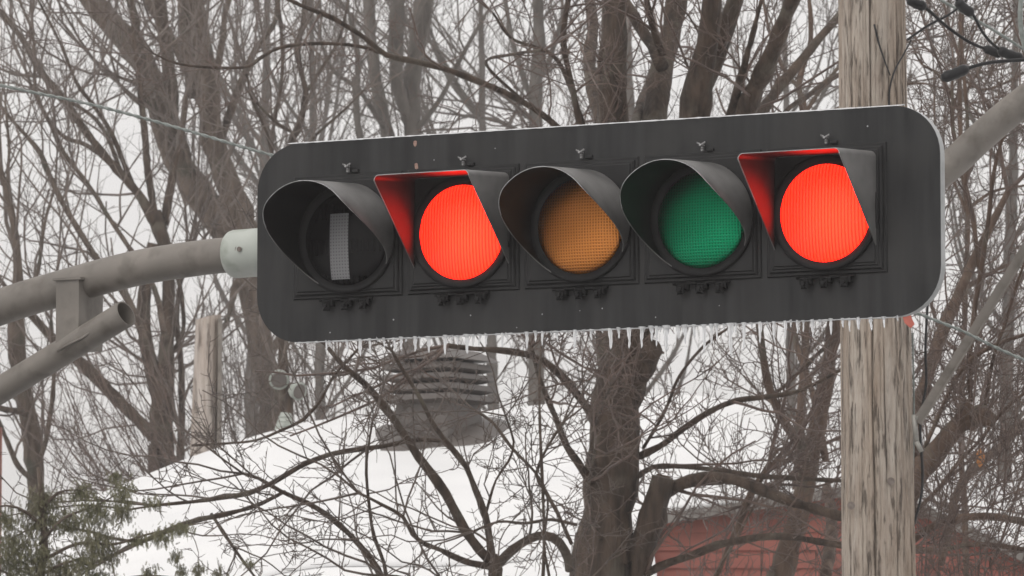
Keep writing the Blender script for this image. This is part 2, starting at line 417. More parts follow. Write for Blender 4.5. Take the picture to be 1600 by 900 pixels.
CX = [0.2972 + 0.3693 * k for k in range(5)]
CZ = 0.012
def visor(path, dfun, closed, y0, tilt, mat, parent, nd=8, th=0.003):
    path = np.array(path); n = len(path)
    d = np.roll(path, -1, 0) - np.roll(path, 1, 0)
    if not closed: d[0] = path[1] - path[0]; d[-1] = path[-1] - path[-2]
    nn = norm(np.stack([d[:, 1], -d[:, 0]], -1))
    V = []; Fc = []; inner_idx = []
    for side in (0, 1):
        for (x, z), (nx, nz) in zip(path, nn):
            D = dfun(x, z)
            for k in range(nd + 1):
                y = D * k / nd
                V.append((x + nx * th * side, y0 - y, z + nz * th * side - y * tilt))
    S = (nd + 1); off = n * S
    rngn = range(n if closed else n - 1)
    for i in rngn:
        j = (i + 1) % n
        for k in range(nd):
            a, b_, c, e = i*S+k, j*S+k, j*S+k+1, i*S+k+1
            Fc.append((a, b_, c, e)); Fc.append((off+e, off+c, off+b_, off+a)); inner_idx += [1, 0]
        Fc.append((i*S+nd, j*S+nd, off+j*S+nd, off+i*S+nd))
        Fc.append((i*S, off+i*S, off+j*S, j*S)); inner_idx += [0, 0]
    if not closed:
        for i in (0, n - 1):
            for k in range(nd): Fc.append((i*S+k, i*S+k+1, off+i*S+k+1, off+i*S+k)); inner_idx.append(0)
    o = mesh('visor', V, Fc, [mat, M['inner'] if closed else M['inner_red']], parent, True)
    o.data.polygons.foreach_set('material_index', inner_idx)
    m_ = o.modifiers.new('edges', 'EDGE_SPLIT'); m_.split_angle = math.radians(40)
    # a thin bead of ice along the lip
    lip = [(x, y0 - dfun(x, z), z - dfun(x, z) * tilt) for x, z in path if z > (0.02 if closed else 0.0)]
    return lip
def sstep(a, b, x):
    t_ = min(1, max(0, (x - a) / (b - a))); return t_ * t_ * (3 - 2 * t_)
kinds = ['black', 'red', 'amber', 'green', 'red']
sec_labels = ['dark masked lens section with a narrow pale strip', 'left lit red section under a square hood',
              'unlit amber section under a round hood', 'unlit green section under a round hood', 'right lit red section under a square hood']
for i, kd in enumerate(kinds):
    c = CX[i]
    hw = 0.174
    b = B()
    # housing box behind the plate and stepped door frames in front of it
    b.box(-hw, hw, 0.045, 0.20, -hw, hw)
    b.bbox(-0.176, 0.176, -0.006, -0.0005, -0.176, 0.176, 0.003)
    b.bbox(-0.166, 0.166, -0.014, -0.0062, -0.166, 0.166, 0.004)
    b.bbox(-0.157, 0.157, -0.0185, -0.0142, -0.157, 0.157, 0.003)
    if kd == 'red': b.bbox(-0.150, 0.150, -0.0225, -0.0187, -0.150, 0.150, 0.003)
    s = b.done('signal_section', M['door'], sig, loc=(c, 0, CZ)); s['label'] = sec_labels[i]
    yf = -0.0235 if kd == 'red' else -0.0195
    R = 0.1325; LX, LZ = 0.006, -0.010
    b = B(); b.lathe([(0.157, yf+0.001), (0.157, yf-0.006), (0.150, yf-0.008), (0.141, yf-0.006), (R, yf-0.001)], 72, LX, LZ)
    b.done('lens_ring', M['black'], s, True)
    prof = [(R * math.cos(a), yf - 0.0005 - 0.022 * math.sin(a)) for a in np.linspace(0, math.pi/2 - 0.001, 10)]
    b = B(); b.lathe(prof, 72)
    b.done('lens', M['lens_' + kd], s, True, loc=(LX, 0, LZ))
    if kd == 'black':
        # clear strip left open down the middle of the mask, following the dome
        V = []; nz_, nx_ = 24, 4
        for a in range(nz_ + 1):
            for q in range(nx_ + 1):
                z = -0.116 + 0.186 * a / nz_; x = -0.042 + 0.060 * q / nx_
                rr = min(0.999, math.hypot(x, z) / R)
                V.append((x, yf - 0.0025 - 0.022 * math.sqrt(1 - rr * rr), z))
        Fs = [(a*(nx_+1)+q, a*(nx_+1)+q+1, (a+1)*(nx_+1)+q+1, (a+1)*(nx_+1)+q) for a in range(nz_) for q in range(nx_)]
        mesh('lens_strip', V, Fs, M['lens_strip'], s, True, loc=(LX, 0, LZ))
    y0 = yf - 0.001
    if kd == 'red':
        hwv, zt, zb, r = 0.147, 0.148, -0.104, 0.014
        path = [(-hwv, zb + (zt - r - zb) * k / 14) for k in range(15)]
        path += [(-hwv + r - r * math.cos(a), zt - r + r * math.sin(a)) for a in np.linspace(0.2, math.pi/2, 6)]
        path += [(-hwv + r + (2*hwv - 2*r) * k / 10, zt) for k in range(1, 11)]
        path += [(hwv - r + r * math.sin(a), zt - r + r * math.cos(a)) for a in np.linspace(0.2, math.pi/2, 6)]
        path += [(hwv, zt - r - (zt - r - zb) * k / 14) for k in range(1, 15)]
        path = [(x + 0.005, z) for x, z in path[::-1]]
        df = lambda x, z: 0.235 * max(0.0, min(1, (z - zb) / (zt - r - zb)))
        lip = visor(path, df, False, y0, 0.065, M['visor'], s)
    else:
        rv = 0.152
        path = [(0.005 + rv * math.cos(a), -0.007 + rv * math.sin(a)) for a in np.linspace(0, 2 * math.pi, 97)[:-1]]
        dm = 0.245 if kd == 'black' else 0.235
        df = lambda x, z, dm=dm: 0.003 + dm * sstep(-0.15 if x < 0 else -0.10, 0.10, z)
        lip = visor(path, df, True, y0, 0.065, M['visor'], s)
        lip = sorted(lip, key=lambda q: q[0])
    lp = np.array(lip)
    b = B(); b.tube(lp + np.array([0, -0.0005, 0.001]), 0.0004 + 0.0007 * rng.random(len(lp)), 5); b.done('ice_bead', M['ice'], s, True)
    # hinge pins and latches along the bottom of the door
    for lx in (-0.058, 0.0, 0.058):
        b = B()
        b.bbox(lx-0.017, lx+0.017, -0.020, -0.0007, -0.200, -0.178, 0.004)
        b.bbox(lx-0.010, lx+0.010, -0.028, -0.0205, -0.212, -0.186, 0.004)
        b.lathe([(0.0, -0.034), (0.006, -0.034), (0.007, -0.0285), (0.007, -0.022)], 10, lx, -0.199)
        b.done('latch', M['black'], s)
    b = B(); b.tube([(-0.085, -0.012, -0.181), (0.085, -0.012, -0.181)], [0.005, 0.005], 8); b.done('hinge_rod', M['black'], s, True)
    # ice-crusted wing bolt on the plate above the section
    b = B()
    b.lathe([(0.0, -0.022), (0.005, -0.022), (0.006, -0.012), (0.006, -0.001)], 10)
    b.add([(x*0.016, -0.014 + 0.003*y, z*0.013+0.001) for x, y, z in [(-1,-1,.6),(-.2,-1,.1),(-.2,1,.1),(-1,1,.6),(-1,-1,1.2),(-.2,-1,.6),(-.2,1,.6),(-1,1,1.2)]],
          [(0,3,2,1),(4,5,6,7),(0,1,5,4),(1,2,6,5),(2,3,7,6),(3,0,4,7)])
    b.add([(-x*0.016, -0.014 + 0.003*y, z*0.013+0.001) for x, y, z in [(-1,-1,.6),(-.2,-1,.1),(-.2,1,.1),(-1,1,.6),(-1,-1,1.2),(-.2,-1,.6),(-.2,1,.6),(-1,1,1.2)]],
          [(0,3,2,1),(4,5,6,7),(0,1,5,4),(1,2,6,5),(2,3,7,6),(3,0,4,7)])
    b.box(-0.004, 0.004, -0.011, -0.001, -0.026, -0.006)
    o_ = b.done('wing_bolt', M['icybolt'], sig, loc=(c + 0.002, 0, CZ + 0.195)); o_.scale = (0.75, 1, 0.6)
    # pin bracket beside it
    b = B(); b.bbox(0.014, 0.034, -0.009, -0.0006, 0.1775, 0.187, 0.002); b.done('clip', M['door'], s)
for (px_, pz) in ((0.512, 0.262), (0.516, 0.198), (1.88, 0.03)):
    b = B(); rr = 0.006 + 0.003 * random.random()
    b.add([(rr * math.cos(a) * (0.7 + 0.5 * random.random()), -0.001, 1.3 * rr * math.sin(a)) for a in np.linspace(0, 6.28, 9)[:-1]] + [(0, -0.002, 0)],
          [(k, (k+1) % 8, 8) for k in range(8)])
    b.done('rust_spot', M['rust'], sig, loc=(px_, 0, pz))
for _ in range(12):
    rr = random.uniform(0.0012, 0.0028); px_, pz = random.uniform(0.1, 2.0), random.choice((random.uniform(0.2, 0.27), random.uniform(-0.27, -0.21)))
    b = B(); b.lathe([(0.0, -0.002), (rr * 0.7, -0.0016), (rr, -0.0004)], 7); b.done('ice_speck', M['ice'], sig, True, loc=(px_, 0, pz))
# icicles: photo pixel x of each root and its length in photo pixels
ic = [(508,16),(514,10),(540,20),(561,27),(577,25),(598,14),(615,19),(626,20),(634,8),(648,23),(669,26),(695,30),(705,9),(713,16),(729,30),
      (738,17),(750,18),(760,18),(785,22),(791,12),(823,26),(836,16),(847,22),(870,16),(899,30),(924,17),(953,32),(967,16),(983,32),
      (1004,32),(1018,22),(1027,30),(1042,38),(1059,20),(1070,28),(1085,20),(1100,42),(1112,30),(1120,26),(1142,50),(1150,14),(1163,42),
      (1188,32),(1210,30),(1228,28),(1247,20),(1256,18),(1270,26),(1300,24),(1318,14),(1328,20),(1342,18),(1361,20),(1383,17),(1404,8),
      (590,6),(655,6),(775,6),(860,7),(912,6),(940,7),(1033,9),(1132,10),(1175,9),(1200,8),(1237,10),(1283,9)]
def u_at(px):   # distance along the plate whose projection is px
    k = (px - 800) / F
    return (k * SIG[1] - SIG[0]) / (math.cos(TH) + k * math.sin(TH))
for (px_, L_) in ic:
    u = u_at(px_ / 1.0); L_ = L_ * 14.3 / F * 1.05
    K = 9
    zz = np.linspace(0, 1, K)
    wob = np.cumsum(rng.normal(0, 0.0006, (K, 2)), 0)
    r0 = 0.0020 + 0.05 * L_ + 0.0022 * random.random()
    pts = np.stack([wob[:, 0], wob[:, 1], -zz * L_], -1)
    rr = r0 * np.where(zz < 0.12, 1.5 - 4 * zz, 1.02 - 0.75 * zz) * (1 + 0.18 * rng.normal(size=K)) + 0.0004
    rr = np.clip(rr, 0.0012, None); rr[-1] = 0.0008
    b = B(); b.tube(pts, rr, 7); b.done('icicle', M['ice'], sig, True, loc=(u, 0.003, -H_/2 + 0.002))

# ------------------------------------------------------------------ mast arm
arm_px = [(400,397),(343,399.5),(270,409),(200,422),(100,449),(0,480),(-120,528),(-300,640)]
def arm_depth(px_): return SIG[1] + 0.12 + (402 - px_) * 0.00097
arm_pts = [P(x, y, arm_depth(x)) for x, y in arm_px]
pole_xy = arm_pts[-1] + np.array([-0.35, 0.18, 0])
ma = empty('mast_arm', (pole_xy[0], pole_xy[1], 0), 'grey curved tubular arm carrying the signal from the left, pale fitting at its tip', 'signal arm')
MO = np.array([pole_xy[0], pole_xy[1], 0])
b = B(); ap = catmull(arm_pts + [pole_xy + np.array([0, 0, -0.6])], 0.03)
b.tube(ap, np.linspace(0.0505, 0.058, len(ap)), 40); b.done('arm_tube', M['steel'], ma, True, org=MO)
b = B(); b.tube([MO + np.array([0, 0, z]) for z in (0.12, 0.5, 3, 5.2)], [0.12, 0.115, 0.1, 0.085], 32); b.done('upright', M['steel'], ma, True, org=MO)
# pale end fitting: rounded shoulder, then a sleeve running behind the plate
dirv = np.array([math.cos(TH), -math.sin(TH), 0.02]); s0 = P(360, 397.5, arm_depth(360))
b = B()
prof = [(0.0, 0.052), (0.002, 0.062), (0.008, 0.067), (0.018, 0.0695), (0.05, 0.0695), (0.10, 0.0695), (0.102, 0.0705), (0.17, 0.0705)]
b.tube([s0 + dirv * a for a, r in prof], [r for a, r in prof], 40)
fit = b.done('end_fitting', M['fitting'], ma, True, org=MO)
fit.modifiers.new('e', 'EDGE_SPLIT').split_angle = math.radians(50)
bp_ = P(374, 390, arm_depth(374) - 0.070)
b = B(); b.tube([bp_ + np.array([0, -0.018, 0]), bp_ + np.array([0, -0.004, 0])], [0.0075, 0.0075], 6)
b.tube([bp_ + np.array([0, -0.0045, 0]), bp_ + np.array([0, 0.012, 0])], [0.013, 0.013], 12); b.done('bolt', M['bolt'], fit, org=(MO))
b = B(); q0 = bp_ + np.array([0.012, 0.004, -0.001]); b.tube([q0, q0 + np.array([0.06, -0.028, 0.001])], [0.0035, 0.0035], 6); b.done('seam', M['fitting'], fit, True, org=MO)
# lower brace tube with its open end
bd = lambda x: arm_depth(x) - 0.02
A0, A1 = P(197, 490, bd(197) - 0.06), P(-40, 634, bd(-40) + 0.03)
A2 = P(-330, 810, bd(-330) + 0.12)
ax = norm(A0 - A1)
V, Qd = [], []
b = B()
outer = [A2, A1, A0]; ro = 0.0395
pts = catmull(outer, 0.05)
prf = [(p_, ro) for p_ in pts] + [(pts[-1], ro - 0.004)] + [(pts[-1] - ax * 0.25, ro - 0.004)]
b.tube([p_ if k != len(pts) else p_ + ax * 1e-4 for k, (p_, r) in enumerate(prf[:len(pts)+1])], [r for p_, r in prf[:len(pts)+1]], 32, cap=False)
b.tube([A0 + ax * 1e-4, A0 - ax * 0.12, A0 - ax * 0.25], [ro - 0.004] * 3, 32, cap=False)
b.done('brace_tube', M['steel'], ma, True, org=MO)
rx = MO
# bracket post between arm and brace (square hollow section)
def obox(ctr, ex, ey, z0, z1, rot, zs=None):
    c_, s_ = math.cos(rot), math.sin(rot); V = []
    for z in (z0, z1):
        for (x, y) in ((-ex, -ey), (ex, -ey), (ex, ey), (-ex, ey)):
            V.append((ctr[0] + x * c_ - y * s_, ctr[1] + x * s_ + y * c_, z))
    return V, [(0,3,2,1),(4,5,6,7),(0,1,5,4),(1,2,6,5),(2,3,7,6),(3,0,4,7)]
g0 = P(108, 440, bd(108)); gzt = g0[2] + 0.0; gzb = P(108, 548, bd(108))[2]
ctr = P(124, 500, bd(108) + 0.0)
b = B(); b.add(*obox(ctr, 0.039, 0.066, gzb, gzt, -TH)); b.done('bracket', M['steel'], ma, org=MO)
b = B(); b.add(*obox(ctr, 0.048, 0.072, gzt - 0.001, gzt + 0.006, -TH)); b.done('bracket_tab', M['steel'], ma, org=MO)
b = B(); wl = [P(x, y, bd(x) - 0.085) for x, y in ((90, 549), (108, 538), (127, 529), (140, 520))]
b.tube(wl, [0.004]*4, 6); b.done('weld_bead', M['steel'], ma, True, org=MO)

# ------------------------------------------------------------------ messenger cable passing behind the signal
pts = catmull([P(x, y, Yd) for x, y, Yd in ((-160,92,17.2),(0,133,17),(150,165,16.9),(300,206,16.8),(430,244,16.7),(800,342,16.6),(1200,437,16.6),(1440,492,16.6),(1560,545,16.6),(1760,632,16.6))], 0.1)
def twisted(pts, r, n_str, pitch, rs):
    b = B(); K = len(pts)
    s_ = np.concatenate([[0], np.cumsum(np.linalg.norm(np.diff(pts, axis=0), axis=1))])
    for q in range(n_str):
        ss = np.linspace(0, s_[-1], int(s_[-1] / (pitch / 8)))
        c_ = np.stack([np.interp(ss, s_, pts[:, k]) for k in range(3)], -1)
        a = ss / pitch * 2 * math.pi + q * 2 * math.pi / n_str
        c_ = c_ + np.stack([0 * a, np.cos(a) * r, np.sin(a) * r], -1)
        b.tube(c_, [rs] * len(c_), 5)
    return b
b = twisted(pts, 0.0024, 2, 0.07, 0.0036)
tag(b.done('overhead_cable', M['gcable'], None, True), 'thin pale twisted cable crossing the upper left and passing behind the signal', 'cable')

# ------------------------------------------------------------------ utility pole
PY = 20.8
pb = P(1367, 450, PY); PO = np.array([pb[0], pb[1], 0])
up = empty('utility_pole', (pb[0], pb[1], 0.0), 'weathered cracked wooden utility pole standing just behind the right end of the signal', 'pole')
NA, NZ = 420, 520
ztop = 7.6
zs = np.concatenate([np.linspace(-0.1, 3.9, 60), np.linspace(3.9, 6.6, NZ - 90)[1:], np.linspace(6.6, ztop, 32)[1:]]); NZ = len(zs)
an = np.linspace(0, 2 * math.pi, NA, endpoint=False)
AA, ZZ = np.meshgrid(an, zs)
Rr = 0.1475 - 0.0055 * (ZZ - 3.9)
Rr += 0.0025 * np.sin(3 * AA + 0.4 * ZZ) + 0.0012 * np.sin(11 * AA + 1.7 * np.sin(0.8 * ZZ)) + 0.0008 * np.sin(37 * AA + 2 * np.sin(2.2 * ZZ))
def crack(a0, z0, z1, wdt, dep, wander=0.03, fr=2.0):
    global Rr
    ph = random.random() * 6
    ac = math.radians(a0) + wander * np.sin(ZZ * fr + ph) + 0.35 * wander * np.sin(ZZ * fr * 4.3 + ph)
    da = np.abs((AA - ac + math.pi) % (2 * math.pi) - math.pi) * 0.14
    env = np.clip((ZZ - z0) / 0.15, 0, 1) * np.clip((z1 - ZZ) / 0.15, 0, 1)
    ww = wdt * (0.6 + 0.6 * np.abs(np.sin(ZZ * 5 + ph))) * np.maximum(env, 0.05)
    Rr -= dep * np.clip(1 - da / ww, 0, 1) * env
# angle 270 faces the camera; 180 is the left side
for a in ((262, 0, 8, .0045, .022), (228, 5.4, 8, .003, .012), (216, 2, 5.6, .003, .010), (300, 3.2, 4.9, .003, .012), (312, 4.6, 8, .003, .012), (243, 3.6, 4.7, .0025, .009),
          (281, 4.4, 5.1, .003, .011), (285, 0, 4.2, .003, .010), (330, 0, 8, .004, .014), (200, 0, 8, .003, .010), (251, 4.6, 5.3, .002, .006)):
    crack(*a)
for _ in range(130):
    z0 = random.uniform(3.9, 6.3)
    crack(random.uniform(185, 355), z0, z0 + random.uniform(0.15, 0.7), 0.0028, random.uniform(0.002, 0.006), 0.012, 3)
V = np.stack([Rr * np.cos(AA), Rr * np.sin(AA), ZZ], -1).reshape(-1, 3)
# slight lean as in the photo
V[:, 0] += (V[:, 2] - pb[2]) * -0.006
ii = np.arange(NZ * NA).reshape(NZ, NA)
Q = np.stack([ii[:-1], np.roll(ii[:-1], -1, 1), np.roll(ii[1:], -1, 1), ii[1:]], -1).reshape(-1, 4)
shaft = mesh('shaft', V, Q, M['polewood'], up, True)
b = B(); tp = P(1417, 500, PY - 0.14)
b.add([tp + np.array(v) for v in ((-.018,0,.022),(.012,-.004,.024),(.030,-.012,-.018),(.014,-.016,-.034),(-.010,-.006,-.012),
                                   (-.018,.003,.022),(.012,-.001,.024),(.030,-.009,-.018),(.014,-.013,-.034),(-.010,-.003,-.012))],
      [(0,1,2,3,4),(9,8,7,6,5),(0,5,6,1),(1,6,7,2),(2,7,8,3),(3,8,9,4),(4,9,5,0)])
b.done('tag', M['tag'], up, org=PO)
b = B()
for (x, y) in ((1330, 790), (1392, 752)):
    kp = P(x, y, PY - 0.15); b.tube([kp, kp + np.array([0, 0.03, 0])], [0.016, 0.010], 10)
b.done('knot', M['bolt'], up, org=PO)
# cables running down the pole's right side
for pxs in ([(1452,430),(1446,540),(1447,600),(1438,660),(1441,760),(1428,820),(1424,860),(1432,960)], [(1426,520),(1428,660),(1425,800),(1427,960)]):
    b = B(); c_ = catmull([P(x, y, PY - 0.02) for x, y in pxs], 0.02); b.tube(c_, [0.0055 if len(pxs) > 4 else 0.004] * len(c_), 7)
    b.done('ground_wire', M['cable'] if len(pxs) > 4 else M['gcable'], up, True, org=PO)
for pxs in ([(1389,175),(1390,140),(1398,110),(1412,85),(1424,62)], [(1366,38),(1374,70),(1384,100),(1391,118)]):
    b = B(); c_ = catmull([P(x, y, PY - (0.155 if x < 1400 else 0.11)) for x, y in pxs], 0.02); b.tube(c_, np.linspace(0.0042, 0.0028, len(c_)), 6)
    b.done('ground_wire', M['cable'], up, True, org=PO)

# street lamp arm bolted to the pole
la = empty('street_lamp_arm', (pb[0] + 0.1, pb[1], P(1420, 330, PY)[2]), 'grey tubular lamp bracket rising to the upper right from the wooden pole, with thin brace', 'street lamp')
LO = np.array(la.location)
b = B(); lp = [(1400,340),(1450,288),(1490,254),(1545,203),(1600,158),(1720,70),(1900,-20)]
c_ = catmull([P(x, y, PY - 0.25 - 0.0012 * (x - 1400)) for x, y in lp], 0.05)
b.tube(c_, [0.060] * len(c_), 28); b.done('arm_tube', M['steel'], la, True, org=LO)
b = B()
for off, r in ((0, 0.017), ):
    p0, p1 = P(1433, 660, PY - 0.12), P(1740, 168, PY - 0.55)
    d = norm(p1 - p0); sd_ = norm(np.cross(d, (0, 1, 0)))
    for (u0, u1, y0_, y1_) in ((-0.020, 0.020, -0.003, 0.003), (-0.020, -0.014, -0.022, -0.0035)):
        V = [p + sd_ * u_ + np.array([0, y_, 0]) for p in (p0, p1) for (u_, y_) in ((u0, y0_), (u1, y0_), (u1, y1_), (u0, y1_))]
        b.add(V, [(0,3,2,1),(4,5,6,7),(0,1,5,4),(1,2,6,5),(2,3,7,6),(3,0,4,7)])
b.done('brace_rod', M['steel'], la, org=LO)
b = B(); f0 = P(1430, 640, PY - 0.13); 
for (x0, y0_, x1, y1_, wd) in ((1428, 648, 1432, 690, 8), (1432, 690, 1440, 706, 8), (1430, 655, 1442, 640, 8)):
    pA, pB = P(x0, y0_, PY - 0.12), P(x1, y1_, PY - 0.12); b.tube([pA, pB], [wd * PX(PY) / 2] * 2, 8)
b.done('foot_bracket', M['galv'], la, True, org=LO)
b = B(); hd = c_[-1]; b.tube([hd, hd + np.array([0.15, -0.05, 0]), hd + np.array([0.5, -0.15, -0.03]), hd + np.array([0.7, -0.2, -0.06])], [0.06, 0.12, 0.14, 0.05], 20)
b.done('lamp_head', M['galv'], la, True, org=LO)

# service cables with splice sleeves, upper right
def service(name, px_pts, r, splices, label, Yd, mat='cable'):
    pts = catmull([P(x, y, Yd + 0.001 * (x - 1500)) for x, y in px_pts], 0.02)
    b = B(); b.tube(pts, [r * PX(Yd)] * len(pts), 8)
    o = b.done(name, M[mat], None, True); tag(o, label, 'cable', 'service cables at the upper right')
    xs_ = project(pts)[0]
    for (xa, xb, rr) in splices:
        sel = pts[(xs_ >= xa) & (xs_ <= xb)]
        if len(sel) < 2: continue
        q = np.linspace(0, 1, 9); idx_ = np.clip((q * (len(sel) - 1)), 0, len(sel) - 1)
        sp_ = np.stack([np.interp(idx_, np.arange(len(sel)), sel[:, k]) for k in range(3)], -1)
        pr = 0.95 * rr * PX(Yd) * np.array([0.55, 0.95, 1, .92, 1.0, .92, 1, 0.95, 0.6])
        b = B(); b.tube(sp_, pr, 10); b.done('splice_sleeve', M['cable'], o, True)
    return o
service('service_cable', [(1395,-30),(1425,2),(1446,12),(1480,42),(1515,66),(1545,78),(1575,88),(1640,96)], 2.6, [(1414,1448,9),(1536,1572,8)],
        'black cable from the pole top with a thick sleeve beside the pole, running down right', 20.2)
service('service_cable', [(1480,-20),(1505,12),(1520,22),(1535,50),(1555,72),(1585,88),(1660,100)], 2.4, [(1494,1521,9),(1556,1604,9)],
        'black cable entering at the top edge with a sleeve near the top right corner', 20.0)
service('service_cable', [(1472,122),(1490,116),(1512,107),(1540,99),(1575,95),(1640,92)], 3.0, [(1468,1513,10)],
        'short black cable ending in a thick dark capped sleeve below the others', 19.8)
service('service_cable', [(1418,62),(1450,40),(1490,18),(1530,-20)], 2.0, [], 'thin cable curving up right off the pole side near the top', 20.3)
service('service_cable', [(1470,0),(1530,34),(1570,58),(1640,104)], 2.4, [], 'pale thin cable slanting down to the right edge beside the sleeves', 20.6, 'gcable')
service('service_cable', [(1598,-20),(1594,20),(1597,55),(1606,90)], 4.0, [], 'thick grey green cable just inside the right edge at the top', 19.6, 'gcable')

# ------------------------------------------------------------------ house with the snowy roof
YR = 34.0
prof = [(-700,1150),(-300,930),(0,826),(133,779),(300,716),(420,680),(480,657),(560,649),(640,652),(800,640),(900,626),(1000,614),(1080,611),(1150,622),(1230,655),(1330,688),(1450,716),(1600,760),(1900,860)]
pxr = np.array([p_[0] for p_ in prof], float); zr = np.array([P(x, y, YR)[2] for x, y in prof]); Xr = (pxr - 800) / F * YR
SL = 0.27
def roof_z(X, Y):
    z = np.interp(X, Xr, zr)
    zs_ = (np.interp(X - 0.25, Xr, zr) + np.interp(X + 0.25, Xr, zr) + z * 2) / 4
    d = np.abs(YR - Y)
    return zs_ - SL * (np.sqrt(d * d + 0.09) - 0.3) + 0.018 * np.sin(X * 2.3 + Y) * np.cos(Y * 1.7 - X)
WY = 29.4                                    # plane of the red gable wall
hs = empty('house', (-1.0, 31.0, 0), 'house under a broad snow-covered roof with a red gable wall at right, below the signal', 'house')
HO = np.array([-1.0, 31.0, 0])
x_cut = (1020 - 800) / F * WY
def snow_patch(x0, x1, y0, y1, nx, ny, th):
    X, Y = np.meshgrid(np.linspace(x0, x1, nx), np.linspace(y0, y1, ny)); Z = roof_z(X, Y)
    ed = np.minimum.reduce([(X - x0), (x1 - X), (Y - y0), (y1 - Y)]); 
    top = np.stack([X, Y, Z - 0.0 * ed], -1).reshape(-1, 3); bot = np.stack([X, Y, Z - th], -1).reshape(-1, 3)
    ii = np.arange(nx * ny).reshape(ny, nx); n_ = nx * ny
    Q = [np.stack([ii[:-1,:-1], ii[:-1,1:], ii[1:,1:], ii[1:,:-1]], -1).reshape(-1, 4)]
    Q.append(Q[0][:, ::-1] + n_)
    for e in (ii[0], ii[-1][::-1], ii[:, 0][::-1], ii[:, -1]):
        Q.append(np.stack([e[:-1], e[:-1] + n_, e[1:] + n_, e[1:]], -1)[:, ::-1])
    return np.vstack([top, bot]), np.vstack(Q)
V1, Q1 = snow_patch(-5.6, x_cut, 26.6, WY, 110, 30, 0.2)
V2, Q2 = snow_patch(-5.6, 4.2, WY + 0.02, 40.0, 160, 60, 0.2)
mesh('roof_snow', V1, Q1, M['snow'], hs, True, org=HO); mesh('roof_snow', V2, Q2, M['snow'], hs, True, org=HO)
# deck under the snow
def deck(x0, x1, y0, y1, nx, ny, name, mat, dz):
    X, Y = np.meshgrid(np.linspace(x0, x1, nx), np.linspace(y0, y1, ny)); Z = roof_z(X, Y) - dz
    ii = np.arange(nx * ny).reshape(ny, nx)
    Q = np.stack([ii[:-1,:-1], ii[:-1,1:], ii[1:,1:], ii[1:,:-1]], -1).reshape(-1, 4)
    return mesh(name, np.stack([X, Y, Z], -1), Q, mat, hs, True, org=HO)
deck(-5.65, x_cut, 26.5, WY, 30, 6, 'roof', M['roofing'], 0.205)
b = B(); b.box(-5.2, x_cut - 0.05, 27.0, 39.5, -0.1, 2.9); b.done('wall', M['wallpaint'], hs, org=HO)
# red gable wing: lapped boards under a raking fascia
PKx, PKz = (1400 - 800) / F * WY, P(1360, 762, WY)[2]
def rake(px_):                                # rake height at the wall plane by photo x
    return np.interp(px_, [960, 1005, 1360, 1660, 1700], [821, 815, 762, 900, 918])
bh = 0.10
z = 2.6; xL, xR = (1012 - 800) / F * WY, (1660 - 800) / F * WY
zrk = lambda X: P(X / WY * F + 800, float(rake(X / WY * F + 800)), WY)[2]
nb = 0
while z < PKz:
    # each board is clipped by the rake on both sides
    Xs = np.linspace(xL, xR, 200); ok = [x for x in Xs if zrk(x) > z]
    if ok:
        a, c = ok[0], ok[-1]; zt = z + bh
        ok2 = [x for x in Xs if zrk(x) > zt]
        a2, c2 = (ok2[0], ok2[-1]) if ok2 else ((a + c) / 2 - .01, (a + c) / 2 + .01)
        tz = zt + 0.006
        b = B(); b.add([(a, WY-0.026, z),(c, WY-0.026, z),(c2, WY-0.010, tz),(a2, WY-0.010, tz),(a, WY+0.03, z),(c, WY+0.03, z),(c2, WY+0.03, tz),(a2, WY+0.03, tz)],
                       [(0,1,2,3),(7,6,5,4),(0,4,5,1),(2,6,7,3),(1,5,6,2),(0,3,7,4)])
        b.done('board', M['siding'], hs, org=HO)
    z += bh
b = B(); b.box(xL, xR, WY - 0.005, WY + 0.2, 0, 2.6); b.done('wall', M['siding'], hs, org=HO)
for (pa, pc) in ((1000, 1360), (1360, 1700)):
    XA, XC = (pa-800)/F*WY, (pc-800)/F*WY
    zA, zC = P(pa, float(rake(pa)), WY)[2], P(pc, float(rake(pc)), WY)[2]
    def slab(z0, z1, y0, y1, mat, nm, ex=0.0):
        b = B(); b.add([(XA-ex, y0, zA+z0),(XC, y0, zC+z0),(XC, y0, zC+z1),(XA-ex, y0, zA+z1),(XA-ex, y1, zA+z0),(XC, y1, zC+z0),(XC, y1, zC+z1),(XA-ex, y1, zA+z1)],
                       [(0,1,2,3),(7,6,5,4),(0,4,5,1),(2,6,7,3),(1,5,6,2),(0,3,7,4)])
        return b.done(nm, mat, hs, org=HO)
    slab(-0.035, 0.020, WY-0.14, WY-0.115, M['fascia'], 'fascia')
    slab(-0.030, -0.018, WY-0.113, WY+0.02, M['fascia'], 'soffit')
    slab(-0.015, 0.022, WY-0.112, WY+1.8, M['roofing'], 'roof')
    # shingle courses show beside the snow, snow lies back from the rake
    K = 40; Xs = np.linspace(XA, XC, K); zz_ = np.linspace(zA, zC, K)
    hts = 0.03 + 0.03 * np.sin(np.linspace(0, 9, K)) ** 2
    rows = []
    for (yy, hh) in ((WY-0.10, 0.024), (WY-0.12, 0.5), (WY-0.09, 0.9), (WY+0.1, 1.0), (WY+1.8, 1.1)):
        rows.append(np.stack([Xs, np.full(K, yy) + 0.03 * np.sin(Xs * 9) , zz_ + 0.021 + (hts * hh if hh > 0.03 else 0)], -1))
    V = np.vstack(rows); ii = np.arange(5 * K).reshape(5, K)
    Q = np.stack([ii[:-1,:-1], ii[:-1,1:], ii[1:,1:], ii[1:,:-1]], -1).reshape(-1, 4)
    mesh('roof_snow', V, Q, M['snow'], hs, True, org=HO)

